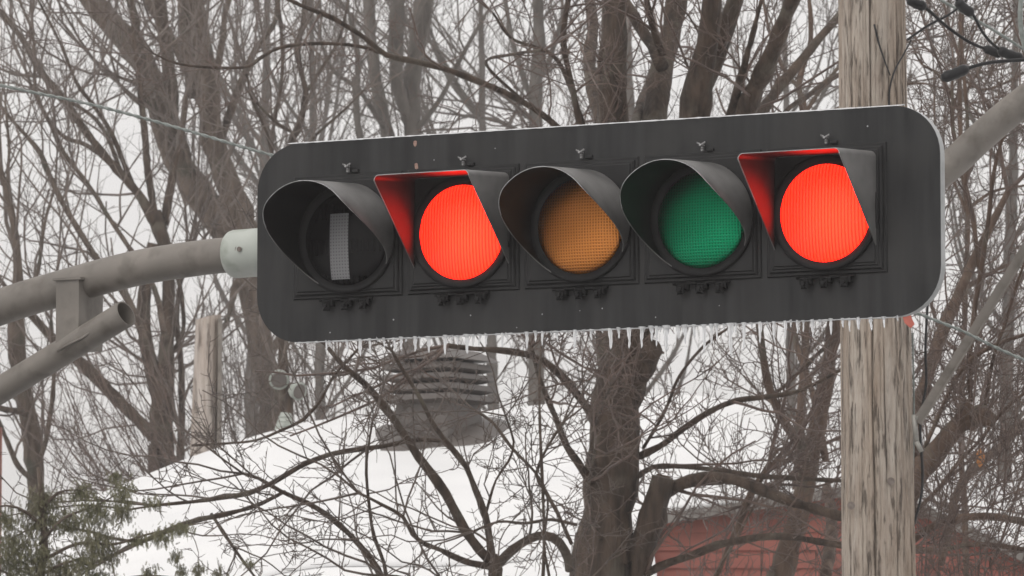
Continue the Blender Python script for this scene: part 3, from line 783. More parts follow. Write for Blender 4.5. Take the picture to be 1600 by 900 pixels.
# stacked louvre roof vent
VY = 33.0; VS = VY / 30.6
vp = np.array([(685-800)/F*VY, VY, 0]); vp[2] = roof_z(vp[0], vp[1]) + 0.02
s_px = PX(30.6)
vent = empty('roof_vent', vp, 'brown metal roof vent with stacked louvres rising from bare patch in the roof snow', 'roof vent', rz=math.radians(-33))
def zpx(y): return P(690, y, VY)[2] - vp[2]
def frus(b, z0, z1, h0, h1, top=True):
    h0 *= VS; h1 *= VS; b.add([(-h0,-h0,z0),(h0,-h0,z0),(h0,h0,z0),(-h0,h0,z0),(-h1,-h1,z1),(h1,-h1,z1),(h1,h1,z1),(-h1,h1,z1)],
          [(0,1,5,4),(1,2,6,5),(2,3,7,6),(3,0,4,7),(4,5,6,7),(0,3,2,1)])
b = B(); frus(b, -0.15, zpx(624), 0.205, 0.175); b.done('neck', M['ventmetal'], vent)
b = B(); frus(b, zpx(624), zpx(560), 0.15, 0.15); b.done('core', M['black'], vent)
for k, (y0_, y1_) in enumerate(((628, 619), (612, 603), (595, 587), (579, 570))):
    b = B(); frus(b, zpx(y0_), zpx(y1_), 0.252 - 0.003 * k, 0.240 - 0.003 * k)
    b.add([(-.262,-.262,zpx(y0_)-.001),(.262,-.262,zpx(y0_)-.001),(.262,.262,zpx(y0_)-.001),(-.262,.262,zpx(y0_)-.001),
           (-.2,-.2,zpx(y0_)-.02),(.2,-.2,zpx(y0_)-.02),(.2,.2,zpx(y0_)-.02),(-.2,.2,zpx(y0_)-.02)], [(0,4,5,1),(1,5,6,2),(2,6,7,3),(3,7,4,0)])
    b.done('louvre', M['ventmetal'], vent)
b = B(); frus(b, zpx(565), zpx(549), 0.262, 0.17); b.done('cap', M['ventmetal'], vent)
# flashing laid on the roof around the neck with snow melted back
K = 40; V = []; 
for rr_, lift in ((1.0, -0.02), (0.93, 0.02), (0.3, 0.07)):
    for k in range(K):
        a = 2 * math.pi * k / K; sq = 1 / max(abs(math.cos(a)), abs(math.sin(a))) ** 0.5
        dx, dy = rr_ * 0.43 * math.cos(a) * sq * (1 + 0.08 * math.sin(3 * a + 1)), rr_ * 0.42 * math.sin(a) * sq * (1 + 0.08 * math.sin(5 * a))
        V.append((vp[0] + dx, vp[1] + dy, float(roof_z(vp[0] + dx, vp[1] + dy)) + lift))
Fv = [(r_ * K + k, r_ * K + (k + 1) % K, (r_ + 1) * K + (k + 1) % K, (r_ + 1) * K + k) for r_ in range(2) for k in range(K)] + [tuple(range(2 * K, 3 * K))]
c_, s_ = math.cos(math.radians(33)), math.sin(math.radians(33))
Vl = np.array(V) - vp; Vl = np.stack([Vl[:, 0] * c_ - Vl[:, 1] * s_, Vl[:, 0] * s_ + Vl[:, 1] * c_, Vl[:, 2]], -1)
mesh('flashing', Vl, Fv, M['ventmetal'], vent, True)

# cut-off wooden post behind the roof
wp = P(322, 600, 36.0)
po = empty('wooden_post', (wp[0], wp[1], 0), 'pale sawn-off wooden post standing behind the roof, left of the signal', 'post')
zt_ = P(322, 496, 36.0)[2]; NA = 64; zs = np.linspace(0, zt_, 160); an = np.linspace(0, 2*math.pi, NA, endpoint=False)
AA, ZZ = np.meshgrid(an, zs); Rr = 0.094 - 0.008 * (ZZ - 5.4) + 0.0035 * np.sin(4 * AA + ZZ) + 0.0015 * np.sin(17 * AA)
crack(285, 0, 9, .004, .02); crack(300, 0, 6.2, .003, .01)
V = np.stack([Rr * np.cos(AA), Rr * np.sin(AA), ZZ + 0.02 * np.cos(AA) * (ZZ > zt_ - 0.01)], -1).reshape(-1, 3)
ii = np.arange(160 * NA).reshape(160, NA)
Fq = [tuple(r_) for r_ in np.stack([ii[:-1], np.roll(ii[:-1], -1, 1), np.roll(ii[1:], -1, 1), ii[1:]], -1).reshape(-1, 4)] + [tuple(ii[-1])]
V[:, 0] += (V[:, 2] - wp[2]) * 0.03
mesh('shaft', V, Fq, M['postwood'], po, False)
b = B(); d0 = P(343, 640, 35.9)
b.box(d0[0]-0.012, d0[0]+0.012, 35.86, 36.0, d0[2]-1.2, P(343, 500, 36)[2]); b.done('side_strip', M['roofing'], po, org=(wp[0], wp[1], 0))

# twin floodlight heads on a short mast behind the roof
fp = P(450, 660, 35.0)
fl = empty('twin_floodlight', (fp[0], fp[1], 3.0), 'two round pale floodlight heads on a dark mast behind the snowy roof', 'floodlight')
FO = np.array([fp[0], fp[1], 3.0])
for (x, y, rr_, az) in ((436, 593, 15, -0.35), (466, 611, 14, 0.5)):
    c0 = P(x, y, 34.9); b = B(); ax_ = norm(np.array([math.sin(az) + 0.35, -0.9, -0.35])); R_ = rr_ * PX(35)
    b.tube([c0 - ax_ * R_ * 1.3, c0 - ax_ * R_ * 1.1, c0 - ax_ * R_ * 0.5, c0, c0 + ax_ * 0.012], [R_ * .35, R_ * .6, R_ * .95, R_, R_ * 1.08], 20)
    h = b.done('lamp_head', M['lampgrey'], fl, True, org=FO)
    b = B(); b.tube([c0 + ax_ * 0.0125, c0 + ax_ * 0.016], [R_ * 0.85, R_ * .8], 20); b.done('lens', M['ventmetal'], h, org=FO)
b = B(); q = P(452, 604, 35.0); b.tube([(q[0], q[1], 3.0), (q[0], q[1], q[2])], [0.03, 0.03], 10); b.tube([P(438, 598, 35.0), P(466, 614, 35.0)], [0.02, 0.02], 8)
b.done('mast', M['bark_dark'], fl, True, org=FO)
b = B(); q1, q2 = P(441, 690, 34.8), P(447, 645, 34.8); b.tube([q1, q1*.5+q2*.5, q2], [0.075, 0.06, 0.035], 18)
for k in range(5):
    qq = q1 + (q2 - q1) * (k + 1) / 6; b.tube([qq, qq + np.array([0, 0, .008])], [0.076 - 0.007 * k] * 2, 18)
b.done('ribbed_cover', M['lampgrey'], fl, True, org=FO)

# ------------------------------------------------------------------ trees
def visible(p, mx=130, my=120):
    x, y = project(p); return (x > -mx) & (x < 1600 + mx) & (y > -my) & (y < 900 + my)
def grow(P0, D, L, R, K, upv, wig):
    N = len(P0); pts = np.empty((N, K + 1, 3)); pts[:, 0] = P0; d = norm(D)
    for k in range(K):
        d = norm(d + rng.normal(0, wig, (N, 3)) + np.array([0, 0, upv]))
        pts[:, k + 1] = pts[:, k] + d * (L[:, None] / K)
    rad = R[:, None] * np.linspace(1, 0.45, K + 1)[None, :]
    return pts, rad
def spawn(pts, rad, n, t0, t1, ang, Lr, rf, rmin):
    """n children per parent, returns base, direction, length, radius"""
    N, K1, _ = pts.shape; K = K1 - 1
    par = np.repeat(np.arange(N), n); t = rng.uniform(t0, t1, N * n) * K
    i = np.clip(t.astype(int), 0, K - 1); f = (t - i)[:, None]
    a, b_ = pts[par, i], pts[par, i + 1]; base = a * (1 - f) + b_ * f; tan = norm(b_ - a)
    r = rad[par, i]
    perp = norm(np.cross(tan, rng.normal(size=(N * n, 3))))
    th = np.radians(rng.uniform(ang[0], ang[1], N * n))[:, None]
    D = tan * np.cos(th) + perp * np.sin(th)
    L = rng.uniform(Lr[0], Lr[1], N * n) * (1.15 - 0.6 * t / K)
    return base, D, L, np.maximum(r * rf, rmin)
def twig_net(base, D, L, R, prm):
    """three orders of branching; returns one vertex and quad array"""
    Vs, Qs, n0 = [], [], 0
    def emit(pts, rad, n):
        nonlocal n0
        ok = visible(pts[:, pts.shape[1] // 2])
        if not ok.any(): return
        V, Q = tube_np(pts[ok], rad[ok], n); Vs.append(V); Qs.append(Q + n0); n0 += len(V)
    ok = visible(base, 260, 260); base, D, L, R = base[ok], D[ok], L[ok], R[ok]
    p1, r1 = grow(base, D, L, R, 8, prm['up'], prm['wig']); emit(p1, r1, 5)
    p, r = p1, r1
    for (n, L_, rf, K, s_, wg) in prm['lv']:
        b_, d_, l_, q_ = spawn(p, r, n, 0.12, 1.0, prm['ang'], L_, rf, prm['rmin'])
        ok = visible(b_); 
        p, r = grow(b_[ok], d_[ok], l_[ok], q_[ok], K, prm['up'], wg); emit(p, r, s_)
    return np.vstack(Vs), np.vstack(Qs)
tris = 0
def tree(name, label, depth, limbs, bark, twig, prm, group=None, base=None, dens=4.5, L1=(0.5, 1.5), r1max=0.014, cat='tree', extra=None):
    """limbs: list of ('trunk'|'branch', [(px, py, width_px), ...], depth offset at its end)"""
    global tris
    root_px = limbs[0][1][0]
    g = P(root_px[0], root_px[1], depth)
    O = np.array([g[0] if base is None else base, depth, 0.0])
    t_ = empty(name, O, label, cat, group)
    bb, dd, ll, rr = [], [], [], []
    for (kind, pp, dz) in limbs:
        n = len(pp); s_ = np.linspace(0, 1, n)
        c = np.array([[*P(x, y, depth + dz * s_[i]), wd * PX(depth + dz * s_[i]) / 2] for i, (x, y, wd) in enumerate(pp)])
        if kind == 'trunk' and pp is limbs[0][1]:
            c = np.vstack([[O[0], O[1], -0.1, c[0, 3] * 1.35], [O[0]*.6+c[0,0]*.4, c[0, 1], c[0, 2] * 0.45, c[0, 3] * 1.15], c])
        step = max(0.05, min(0.12, c[:, 3].mean() * 1.5))
        q = catmull(c, step); K = len(q)
        nz_ = np.cumsum(rng.normal(0, 1, (K, 2)), 0); nz_ -= np.linspace(0, 1, K)[:, None] * nz_[-1]
        q[:, 0] += nz_[:, 0] * 0.06 * q[:, 3] ; q[:, 1] += nz_[:, 1] * 0.05 * q[:, 3]
        rad = np.maximum(q[:, 3], 0.003) * (1 + 0.07 * rng.normal(size=K))
        sides = 16 if q[:, 3].mean() > 0.05 else (10 if q[:, 3].mean() > 0.02 else 7)
        V, Q = tube_np(q[None, :, :3], rad[None], sides)
        # lumpy bark outline
        V = V + norm(V - np.repeat(q[:, :3], sides, 0)) * (rng.normal(0, 1, len(V)) * 0.05 * np.repeat(rad, sides))[:, None]
        Fq = [tuple(r_) for r_ in Q] + [tuple(range(sides))[::-1], tuple((K-1)*sides + np.arange(sides))]
        mesh(kind, V, Fq, bark, t_, True, org=O)
        # where twigs start
        seg = np.linalg.norm(np.diff(q[:, :3], axis=0), axis=1).sum()
        lo = 0 if kind == 'branch' else 0.15
        m_ = int(seg * dens * float(np.clip(0.045 / q[:, 3].mean(), 0.3, 1.0))) + 3
        tt = rng.uniform(lo, 1, m_) * (K - 1)
        i = np.clip(tt.astype(int), 0, K - 2); f = (tt - i)[:, None]
        a, b_ = q[i, :3], q[i + 1, :3]; tan = norm(b_ - a)
        perp = norm(np.cross(tan, rng.normal(size=(m_, 3)))); th = np.radians(rng.uniform(25, 65, m_))[:, None]
        bb.append(a * (1 - f) + b_ * f); dd.append(tan * np.cos(th) + perp * np.sin(th))
        rv = np.minimum(q[i, 3] * 0.55, r1max * rng.uniform(0.35, 1.0, m_)); rr.append(np.maximum(rv, prm['rmin'] * 1.2))
        ll.append(rng.uniform(L1[0], L1[1], m_) * np.clip(rv / r1max + 0.35, 0.4, 1.2) * (0.45 if q[:, 3].mean() > 0.06 and depth < 30 else 1.0))
        if kind == 'branch' and pp[-1][2] < 12:  # fine continuation of the limb tip
            k3 = 3; bb.append(np.repeat(q[-1:, :3], k3, 0)); dd.append(norm(np.repeat(norm(q[-1:, :3] - q[-2:-1, :3]), k3, 0) + rng.normal(0, 0.3, (k3, 3))))
            rr.append(np.full(k3, max(prm['rmin'] * 1.3, rad[-1] * 0.8))); ll.append(np.full(k3, L1[1]))
    V, Q = twig_net(np.vstack(bb), np.vstack(dd), np.concatenate(ll), np.concatenate(rr), prm)
    tris += 2 * len(Q)
    tw = mesh('twigs', V, Q, twig, t_, True, org=O); tw['kind'] = 'stuff'
    if extra: extra(t_, O)
    return t_

FAR = dict(up=0.10, wig=0.17, ang=(22, 55), rmin=0.0025, lv=[(4, (0.3, 0.8), 0.6, 6, 3, 0.16), (3, (0.12, 0.38), 0.6, 4, 3, 0.22)])
MID = dict(up=0.06, wig=0.15, ang=(25, 65), rmin=0.0026, lv=[(6, (0.18, 0.55), 0.55, 6, 4, 0.15), (6, (0.05, 0.20), 0.6, 3, 3, 0.20)])
SPUR = dict(up=0.02, wig=0.15, ang=(30, 80), rmin=0.0022, lv=[(5, (0.12, 0.42), 0.55, 6, 4, 0.17), (7, (0.02, 0.09), 0.7, 2, 3, 0.2)])

tree('bare_tree', 'large bare tree with two thick grey trunks forking left above the mast arm fitting', 42, [
    ('trunk', [(432,700,44),(425,620,42),(408,520,44),(395,430,50),(372,365,62),(345,338,62)], 0),
    ('branch', [(352,352,56),(322,318,50),(288,268,44),(262,225,42),(250,160,42),(228,105,40),(195,60,38),(160,20,36),(120,-40,32)], 0.4),
    ('branch', [(385,372,40),(372,330,42),(350,275,40),(332,215,38),(325,150,36),(316,90,36),(305,30,34),(298,-40,32)], -0.5),
    ('branch', [(268,215,24),(268,150,22),(262,90,20),(255,40,20),(248,-30,18)], -0.3),
    ('branch', [(330,190,20),(300,130,18),(272,70,16),(235,10,14),(215,-30,12)], 0.5),
    ('branch', [(300,150,18),(292,90,16),(286,40,14),(282,-30,12)], 0.6),
    ('branch', [(255,200,16),(232,150,16),(222,90,15),(212,40,14),(196,-30,12)], -0.7),
    ('branch', [(345,215,14),(362,165,13),(382,110,12),(402,70,10),(428,35,8),(436,-20,7)], -1.0),
    ('branch', [(338,120,12),(348,60,11),(352,20,10),(366,-30,8)], 0.3),
    ('branch', [(238,125,10),(228,165,9),(205,150,8),(185,130,6)], -0.5),
    ('branch', [(300,268,10),(285,215,9),(255,150,9),(225,135,8),(180,118,6)], -1.2),
    ('branch', [(420,560,14),(450,510,12),(480,500,9)], 0.5),
    ('branch', [(405,480,16),(372,440,14),(355,500,8),(330,540,6)], -0.5),
], M['bark'], M['twig_mid'], FAR, dens=2.2, L1=(0.6, 1.9))

tree('bare_tree', 'slender forked bare tree crossing behind the mast arm, left of the sawn-off post', 40, [
    ('trunk', [(256,760,44),(256,700,38),(258,620,34),(262,540,24),(264,460,20),(262,400,18),(250,360,24),(242,330,20)], 0),
    ('branch', [(252,640,26),(238,580,24),(226,520,22),(228,440,20),(240,380,22)], -0.1),
    ('branch', [(246,352,18),(222,312,15),(196,280,14),(160,240,14),(130,200,13),(98,152,12),(62,108,12),(35,60,10),(0,18,9),(-30,-10,8)], -0.4),
    ('branch', [(244,345,12),(232,270,12),(226,200,11),(218,140,10),(212,80,8),(206,0,7)], 0.3),
    ('branch', [(256,350,14),(264,300,14),(272,255,12),(284,215,8),(292,150,6)], 0.2),
    ('branch', [(250,690,24),(215,655,20),(170,610,20),(130,570,18),(95,540,17),(60,505,15),(40,480,10)], -0.3),
    ('branch', [(205,285,9),(178,215,8),(150,170,7),(120,130,6),(95,70,5),(60,0,4)], -0.6),
    ('branch', [(165,245,9),(130,225,8),(95,210,7),(60,160,6),(40,110,5)], 0.4),
    ('branch', [(262,560,7),(285,520,7),(283,460,7),(278,440,6)], 0.2),
    ('branch', [(282,720,13),(285,620,11),(283,560,10),(276,500,9),(280,450,7)], 0.3),
    ('branch', [(190,270,8),(160,200,7),(120,165,6),(60,140,4)], 0.5),
], M['bark_dark'], M['twig_mid'], FAR, dens=2.5, L1=(0.6, 1.8))

tree('bare_tree', 'bare tree at the left edge whose grey trunk rises behind the brace tube', 37, [
    ('trunk', [(75,900,30),(66,790,28),(56,700,28),(42,620,26),(30,540,28),(28,470,22),(30,420,16),(22,350,13),(8,290,12),(-12,240,10)], 0),
    ('branch', [(50,650,12),(28,642,11),(10,640,10),(-20,630,9)], -0.5),
    ('branch', [(20,335,7),(12,280,6),(14,230,5),(8,160,4)], 0.3),
    ('branch', [(228,540,12),(205,480,11),(178,436,10),(150,402,9),(118,352,9),(98,318,9),(76,272,9),(60,235,8),(28,198,6),(0,165,5)], 0.5),
    ('branch', [(256,520,10),(240,450,9),(205,392,8),(170,340,7),(140,292,7),(100,240,7),(80,200,6),(55,140,6),(52,60,5),(30,0,4)], 0.9),
    ('branch', [(45,470,6),(60,420,6),(70,350,5),(85,290,4),(90,230,3)], 0.5),
    ('branch', [(56,730,9),(72,690,9),(82,620,8),(84,560,7),(80,500,6)], -0.3),
    ('branch', [(62,760,10),(30,730,9),(12,690,8),(-10,640,6)], -0.6),
], M['bark'], M['twig_mid'], FAR, dens=2.4, L1=(0.5, 1.4))

def long_branch(name, label, depth, limbs, **k):
    return tree(name, label, depth, limbs, **k)

tree('bare_tree', 'pair of pale grey trunks behind the top edge of the signal, left of centre', 46, [
    ('trunk', [(640,700,30),(640,420,28),(642,210,26),(646,120,27),(656,50,28),(664,-40,28)], 0),
    ('branch', [(636,330,22),(612,230,20),(592,150,20),(582,70,19),(576,-40,17)], 0.4),
    ('branch', [(640,200,16),(622,130,20),(618,60,24),(625,-40,20)], -0.5),
    ('branch', [(630,330,12),(575,250,12),(558,180,11),(560,100,10),(548,20,9)], -0.7),
    ('branch', [(645,210,10),(690,150,8),(720,90,7),(760,20,5)], -0.7),
    ('branch', [(600,200,8),(560,140,7),(520,110,6),(500,60,5)], -0.7),
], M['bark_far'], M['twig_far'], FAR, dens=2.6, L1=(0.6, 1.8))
tree('bare_tree', 'thin pale tree rising above the amber lens behind the signal', 50, [
    ('trunk', [(830,700,26),(832,420,24),(834,200,22),(836,130,20),(842,60,19),(838,-40,17)], 0),
    ('branch', [(834,170,10),(815,110,9),(800,60,8),(790,0,6)], 0.5),
    ('branch', [(834,140,9),(860,90,9),(878,30,7)], -0.5),
    ('branch', [(834,190,9),(790,150,8),(740,120,6)], -0.5),
    ('branch', [(834,220,8),(780,190,7),(720,180,5)], -0.9),
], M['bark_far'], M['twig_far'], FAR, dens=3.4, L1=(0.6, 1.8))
tree('bare_tree', 'slim dark sinuous stems rising behind the signal top left corner', 38, [
    ('trunk', [(440,640,16),(440,440,14),(455,240,13),(464,205,12),(474,170,11),(477,140,10),(470,110,9),(464,70,10),(474,40,8),(476,-30,7)], 0),
    ('branch', [(440,420,9),(425,240,7),(430,180,6),(440,120,6),(440,60,6),(433,-20,6)], 0.3),
    ('branch', [(462,210,6),(430,190,5),(400,160,4)], -0.3),
    ('branch', [(440,330,6),(420,220,5),(395,160,5),(385,115,4)], -0.4),
    ('branch', [(474,150,6),(500,110,6),(530,60,5),(545,0,4)], 0.5),
    ('branch', [(470,240,6),(500,205,5),(540,170,4),(570,140,3)], -0.6),
], M['bark_dark'], M['twig_mid'], FAR, dens=2.6, L1=(0.5, 1.6))

def stump_extra(t_, O):
    # sawn face of the cut limb
    for (x, y, w_) in ((1036, 744, 24), (1022, 548, 34)):
        c = P(x, y, 24 - 0.02); b = B(); b.tube([c - np.array([0, 0, 0.005]), c + np.array([0.002, 0, 0.004])], [w_ * PX(24) / 2 * 0.95] * 2, 14)
        b.done('cut_face', M['bark_red'], t_, org=O)
tree('bare_tree', 'thick many-limbed tree in the centre, trunk below the signal and limbs fanning above it', 24, [
    ('trunk', [(932,960,100),(938,880,88),(950,800,84),(957,740,80),(963,660,74),(967,600,66),(966,545,60),(962,480,54),(958,400,50)], 0),
    ('branch', [(958,420,50),(956,300,48),(957,190,48),(957,120,46),(958,60,46),(958,-40,44)], 0),
    ('branch', [(972,640,44),(992,590,44),(1010,560,36),(1020,545,34)], -0.2),
    ('branch', [(966,560,46),(985,440,46),(1010,300,44),(1022,190,42),(1032,130,40),(1040,85,38),(1052,40,34),(1062,-40,32)], 0.7),
    ('branch', [(1036,105,24),(1020,72,20),(1000,40,18),(976,0,16),(960,-30,15)], 0.3),
    ('branch', [(1036,85,13),(1022,50,11),(1012,10,10),(1006,-30,9)], -0.2),
    ('branch', [(975,560,44),(1030,420,50),(1070,270,50),(1084,190,48),(1094,130,44),(1104,80,34),(1112,30,32),(1116,-40,30)], -0.4),
    ('branch', [(1090,150,40),(1108,110,36),(1130,60,32),(1148,10,28),(1160,-40,26)], -0.3),
    ('branch', [(985,560,30),(1080,380,34),(1140,240,33),(1158,185,33),(1180,135,32),(1200,95,30),(1218,50,27),(1238,0,25),(1252,-40,24)], -0.8),
    ('branch', [(1120,260,18),(1140,185,16),(1158,130,15),(1172,70,9),(1190,0,7)], -0.8),
    ('branch', [(1140,290,18),(1185,190,18),(1210,150,17),(1245,105,15),(1285,55,13),(1318,18,12),(1350,-20,10)], 0.6),
    ('branch', [(1180,300,12),(1220,185,9),(1262,150,9),(1300,122,9),(1340,105,7)], 1.0),
    ('branch', [(945,200,26),(920,110,22),(925,50,18),(918,-30,16)], 1.2),
    ('branch', [(985,220,18),(1000,160,15),(1020,110,10),(1050,70,7)], 1.5),
    ('branch', [(950,380,14),(912,230,12),(905,190,11),(893,130,10),(884,90,10),(880,50,10),(888,0,9),(895,-30,8)], -0.6),
    ('branch', [(950,330,16),(905,240,12),(860,188,11),(800,150,10),(740,124,10),(690,106,10),(640,94,10),(605,86,10),(565,55,8),(520,28,8),(470,8,7),(430,-12,6)], -1.0),
    ('branch', [(930,260,10),(888,130,8),(860,84,6),(800,60,5),(770,20,4)], -1.0),
    ('branch', [(820,160,6),(760,100,5),(800,85,5),(850,78,5)], -1.0),
    ('branch', [(605,86,7),(560,72,6),(500,68,6),(440,74,6),(405,92,6),(388,104,5),(345,106,5),(280,100,4),(240,84,3)], -1.0),
    # below the signal
    ('branch', [(940,690,16),(925,650,15),(900,615,14),(870,580,13),(835,558,12),(790,548,11),(740,545,9),(700,540,8)], -0.7),
    ('branch', [(935,780,14),(912,735,13),(888,700,12),(868,650,10),(850,610,9),(838,575,8),(830,540,6)], -0.9),
    ('branch', [(990,716,13),(1030,698,11),(1070,668,10),(1110,642,10),(1150,626,9),(1200,620,8),(1250,610,7),(1310,580,6),(1340,560,5)], -0.5),
    ('branch', [(990,750,10),(1020,730,8),(1070,729,8),(1130,736,8),(1190,744,8),(1250,748,8),(1330,752,6)], 0.5),
    ('branch', [(1005,700,6),(1040,640,6),(1060,590,5),(1100,540,5),(1150,505,4)], -0.8),
    ('trunk', [(975,960,46),(990,890,44),(1008,830,42),(1022,790,40),(1036,746,36)], -0.1),
    ('branch', [(1034,775,20),(1060,757,20),(1100,748,20),(1150,750,19),(1190,766,18),(1240,785,17),(1310,805,16),(1370,812,12)], -0.5),
    ('branch', [(990,910,14),(1030,885,13),(1080,868,13),(1120,852,13),(1170,842,12),(1220,838,11),(1300,850,10),(1360,862,8)], -0.7),
    ('branch', [(930,740,8),(925,690,6),(940,640,5),(955,600,4)], -1.3),
    ('branch', [(950,600,6),(975,575,5),(960,560,5),(940,580,4)], -1.0),
    ('branch', [(945,860,7),(925,800,6),(920,760,5),(930,700,4)], -1.4),
], M['bark_dark'], M['twig_red'], SPUR, dens=1.45, L1=(0.35, 0.95), r1max=0.009, extra=stump_extra)

tree('bare_tree', 'small crooked bare tree low in the middle, its branches spreading over the snowy roof', 22.5, [
    ('trunk', [(772,980,26),(772,930,24),(774,890,22),(768,868,20)], 0),
    ('branch', [(770,880,17),(748,858,16),(726,828,16),(708,792,15),(684,752,15),(655,715,14),(628,675,13),(600,635,12),(570,600,10),(540,575,9),(510,540,7)], -0.3),
    ('branch', [(770,880,13),(764,840,12),(758,805,11),(742,765,10),(728,730,10),(706,700,9),(680,668,8),(655,620,7),(630,580,6),(612,548,5)], -0.5),
    ('branch', [(772,892,15),(790,870,15),(815,850,15),(840,838,15),(865,840,15),(884,862,14),(890,890,14)], 0.4),
    ('branch', [(766,885,11),(735,880,11),(705,868,10),(690,860,8),(665,850,7),(645,835,7),(630,808,6),(600,790,5),(560,770,5)], -0.5),
    ('branch', [(608,930,12),(590,890,11),(570,862,10),(545,835,9),(515,808,9),(480,786,8),(440,768,7),(405,748,6),(380,740,5)], -0.3),
    ('branch', [(606,925,7),(600,880,6),(585,840,6),(578,800,5),(572,740,5),(575,700,4),(582,660,3)], -0.5),
    ('branch', [(700,690,6),(650,687,7),(600,697,8),(560,702,8),(515,710,8),(470,728,8),(430,752,8),(390,770,8),(345,778,7),(300,784,6),(240,790,5)], -0.5),
    ('branch', [(445,768,6),(400,790,7),(350,804,8),(300,815,9),(260,830,9),(225,845,8)], -0.8),
    ('branch', [(300,696,4),(350,693,4),(400,688,4),(440,672,5),(475,655,5),(505,620,5),(520,590,4),(560,545,4)], -0.5),
    ('branch', [(330,803,6),(375,870,5),(420,930,4)], -0.3),
    ('branch', [(848,930,6),(850,830,5),(845,700,5),(843,600,4),(846,540,4)], 0.3),
    ('branch', [(858,900,5),(850,850,4),(856,780,4),(838,740,4),(800,700,5),(770,660,5),(740,640,4)], 0.4),
    ('branch', [(893,850,6),(870,800,6),(850,765,6),(838,740,5),(855,700,4),(880,660,4)], 0.3),
    ('branch', [(760,800,5),(775,750,4),(795,720,4),(803,690,4),(790,650,3)], -0.3),
    ('branch', [(900,820,5),(860,812,5),(820,818,5),(780,815,4),(740,830,4)], -0.5),
    ('branch', [(772,940,8),(700,935,8),(640,905,7),(600,900,5)], -0.3),
], M['bark_dark'], M['twig'], SPUR, dens=1.7, L1=(0.3, 0.8), r1max=0.007)

tree('bare_tree', 'reddish brown tree just left of the utility pole, leaning right below the signal', 25.5, [
    ('trunk', [(1215,980,40),(1228,900,36),(1245,830,33),(1260,765,31),(1272,700,30),(1282,640,28),(1293,580,25),(1300,520,22),(1302,440,20),(1300,300,14)], 0),
    ('branch', [(1270,720,16),(1240,680,15),(1215,640,14),(1200,600,13),(1192,560,12),(1186,510,11),(1180,440,9)], -0.4),
    ('branch', [(1290,720,12),(1275,640,11),(1262,590,10),(1245,540,10),(1240,480,9)], 0.5),
    ('branch', [(1265,760,10),(1225,700,7),(1190,740,6),(1160,790,5)], -0.5),
    ('branch', [(1120,900,8),(1150,830,10),(1165,795,12),(1180,760,11),(1200,735,10)], -0.4),
    ('branch', [(1110,910,5),(1140,860,5),(1165,815,5),(1190,770,4)], -0.8),
    ('branch', [(1290,900,20),(1300,820,18),(1292,760,16)], 0.9),
    ('branch', [(1200,620,7),(1230,600,6),(1270,560,6),(1310,530,5)], -0.4),
], M['bark_red'], M['twig_red'], MID, dens=1.2, L1=(0.35, 1.0), r1max=0.009)

def leaf_extra(t_, O):
    c = P(1531, 715, 22.0); b = B(); V = []
    for (x, z) in ((0,-.045),(.018,-.02),(.022,.01),(.006,.03),(0,.045),(-.008,.028),(-.02,.008),(-.014,-.022)):
        V.append(c + np.array([x, 0.006 * math.sin(x * 90), z]))
    b.add(V + [c + np.array([0, -0.006, 0])], [(k, (k + 1) % 8, 8) for k in range(8)]); b.done('leaf', M['leaf'], t_, org=O)
tree('bare_tree', 'pollarded tree right of the utility pole with knobby cut limb and upright red shoots', 22.5, [
    ('trunk', [(1400,930,46),(1405,840,42),(1418,780,38),(1440,735,34),(1465,705,32),(1492,672,31),(1512,650,32),(1522,636,36)], 0),
    ('branch', [(1515,660,30),(1532,648,30),(1545,655,24)], -0.2),
    ('branch', [(1420,760,26),(1432,660,24),(1448,600,22),(1462,555,22),(1480,510,20),(1505,450,17),(1535,380,14),(1575,300,10)], 0.8),
    ('branch', [(1518,628,8),(1514,590,8),(1517,540,8),(1522,490,8),(1530,440,8),(1540,370,8),(1545,330,7),(1552,270,7),(1565,220,6),(1590,170,6),(1610,130,5)], -0.3),
    ('branch', [(1508,290,6),(1512,200,6),(1505,100,6),(1500,30,5),(1503,-30,5)], 0.3),
    ('branch', [(1530,420,8),(1522,350,8),(1512,300,7),(1500,260,7),(1490,200,6),(1488,120,4)], 0.3),
    ('branch', [(1540,635,6),(1552,560,6),(1572,500,5),(1590,440,5),(1612,380,4)], -0.5),
    ('branch', [(1410,860,12),(1445,830,12),(1490,812,12),(1540,806,12),(1600,815,12),(1660,822,12)], -0.4),
    ('branch', [(1430,800,7),(1470,760,7),(1500,720,7),(1530,690,6),(1570,640,6),(1620,600,5)], -0.6),
    ('branch', [(1445,700,7),(1500,580,7),(1555,540,7),(1610,520,6)], -0.2),
    ('branch', [(1405,850,8),(1460,860,8),(1530,850,8),(1610,860,7)], -0.6),
    ('branch', [(1470,880,12),(1500,760,14),(1560,700,13),(1620,640,12)], 1.5),
], M['bark_red'], M['twig_red'], MID, dens=2.2, L1=(0.35, 1.1), r1max=0.008, extra=leaf_extra)

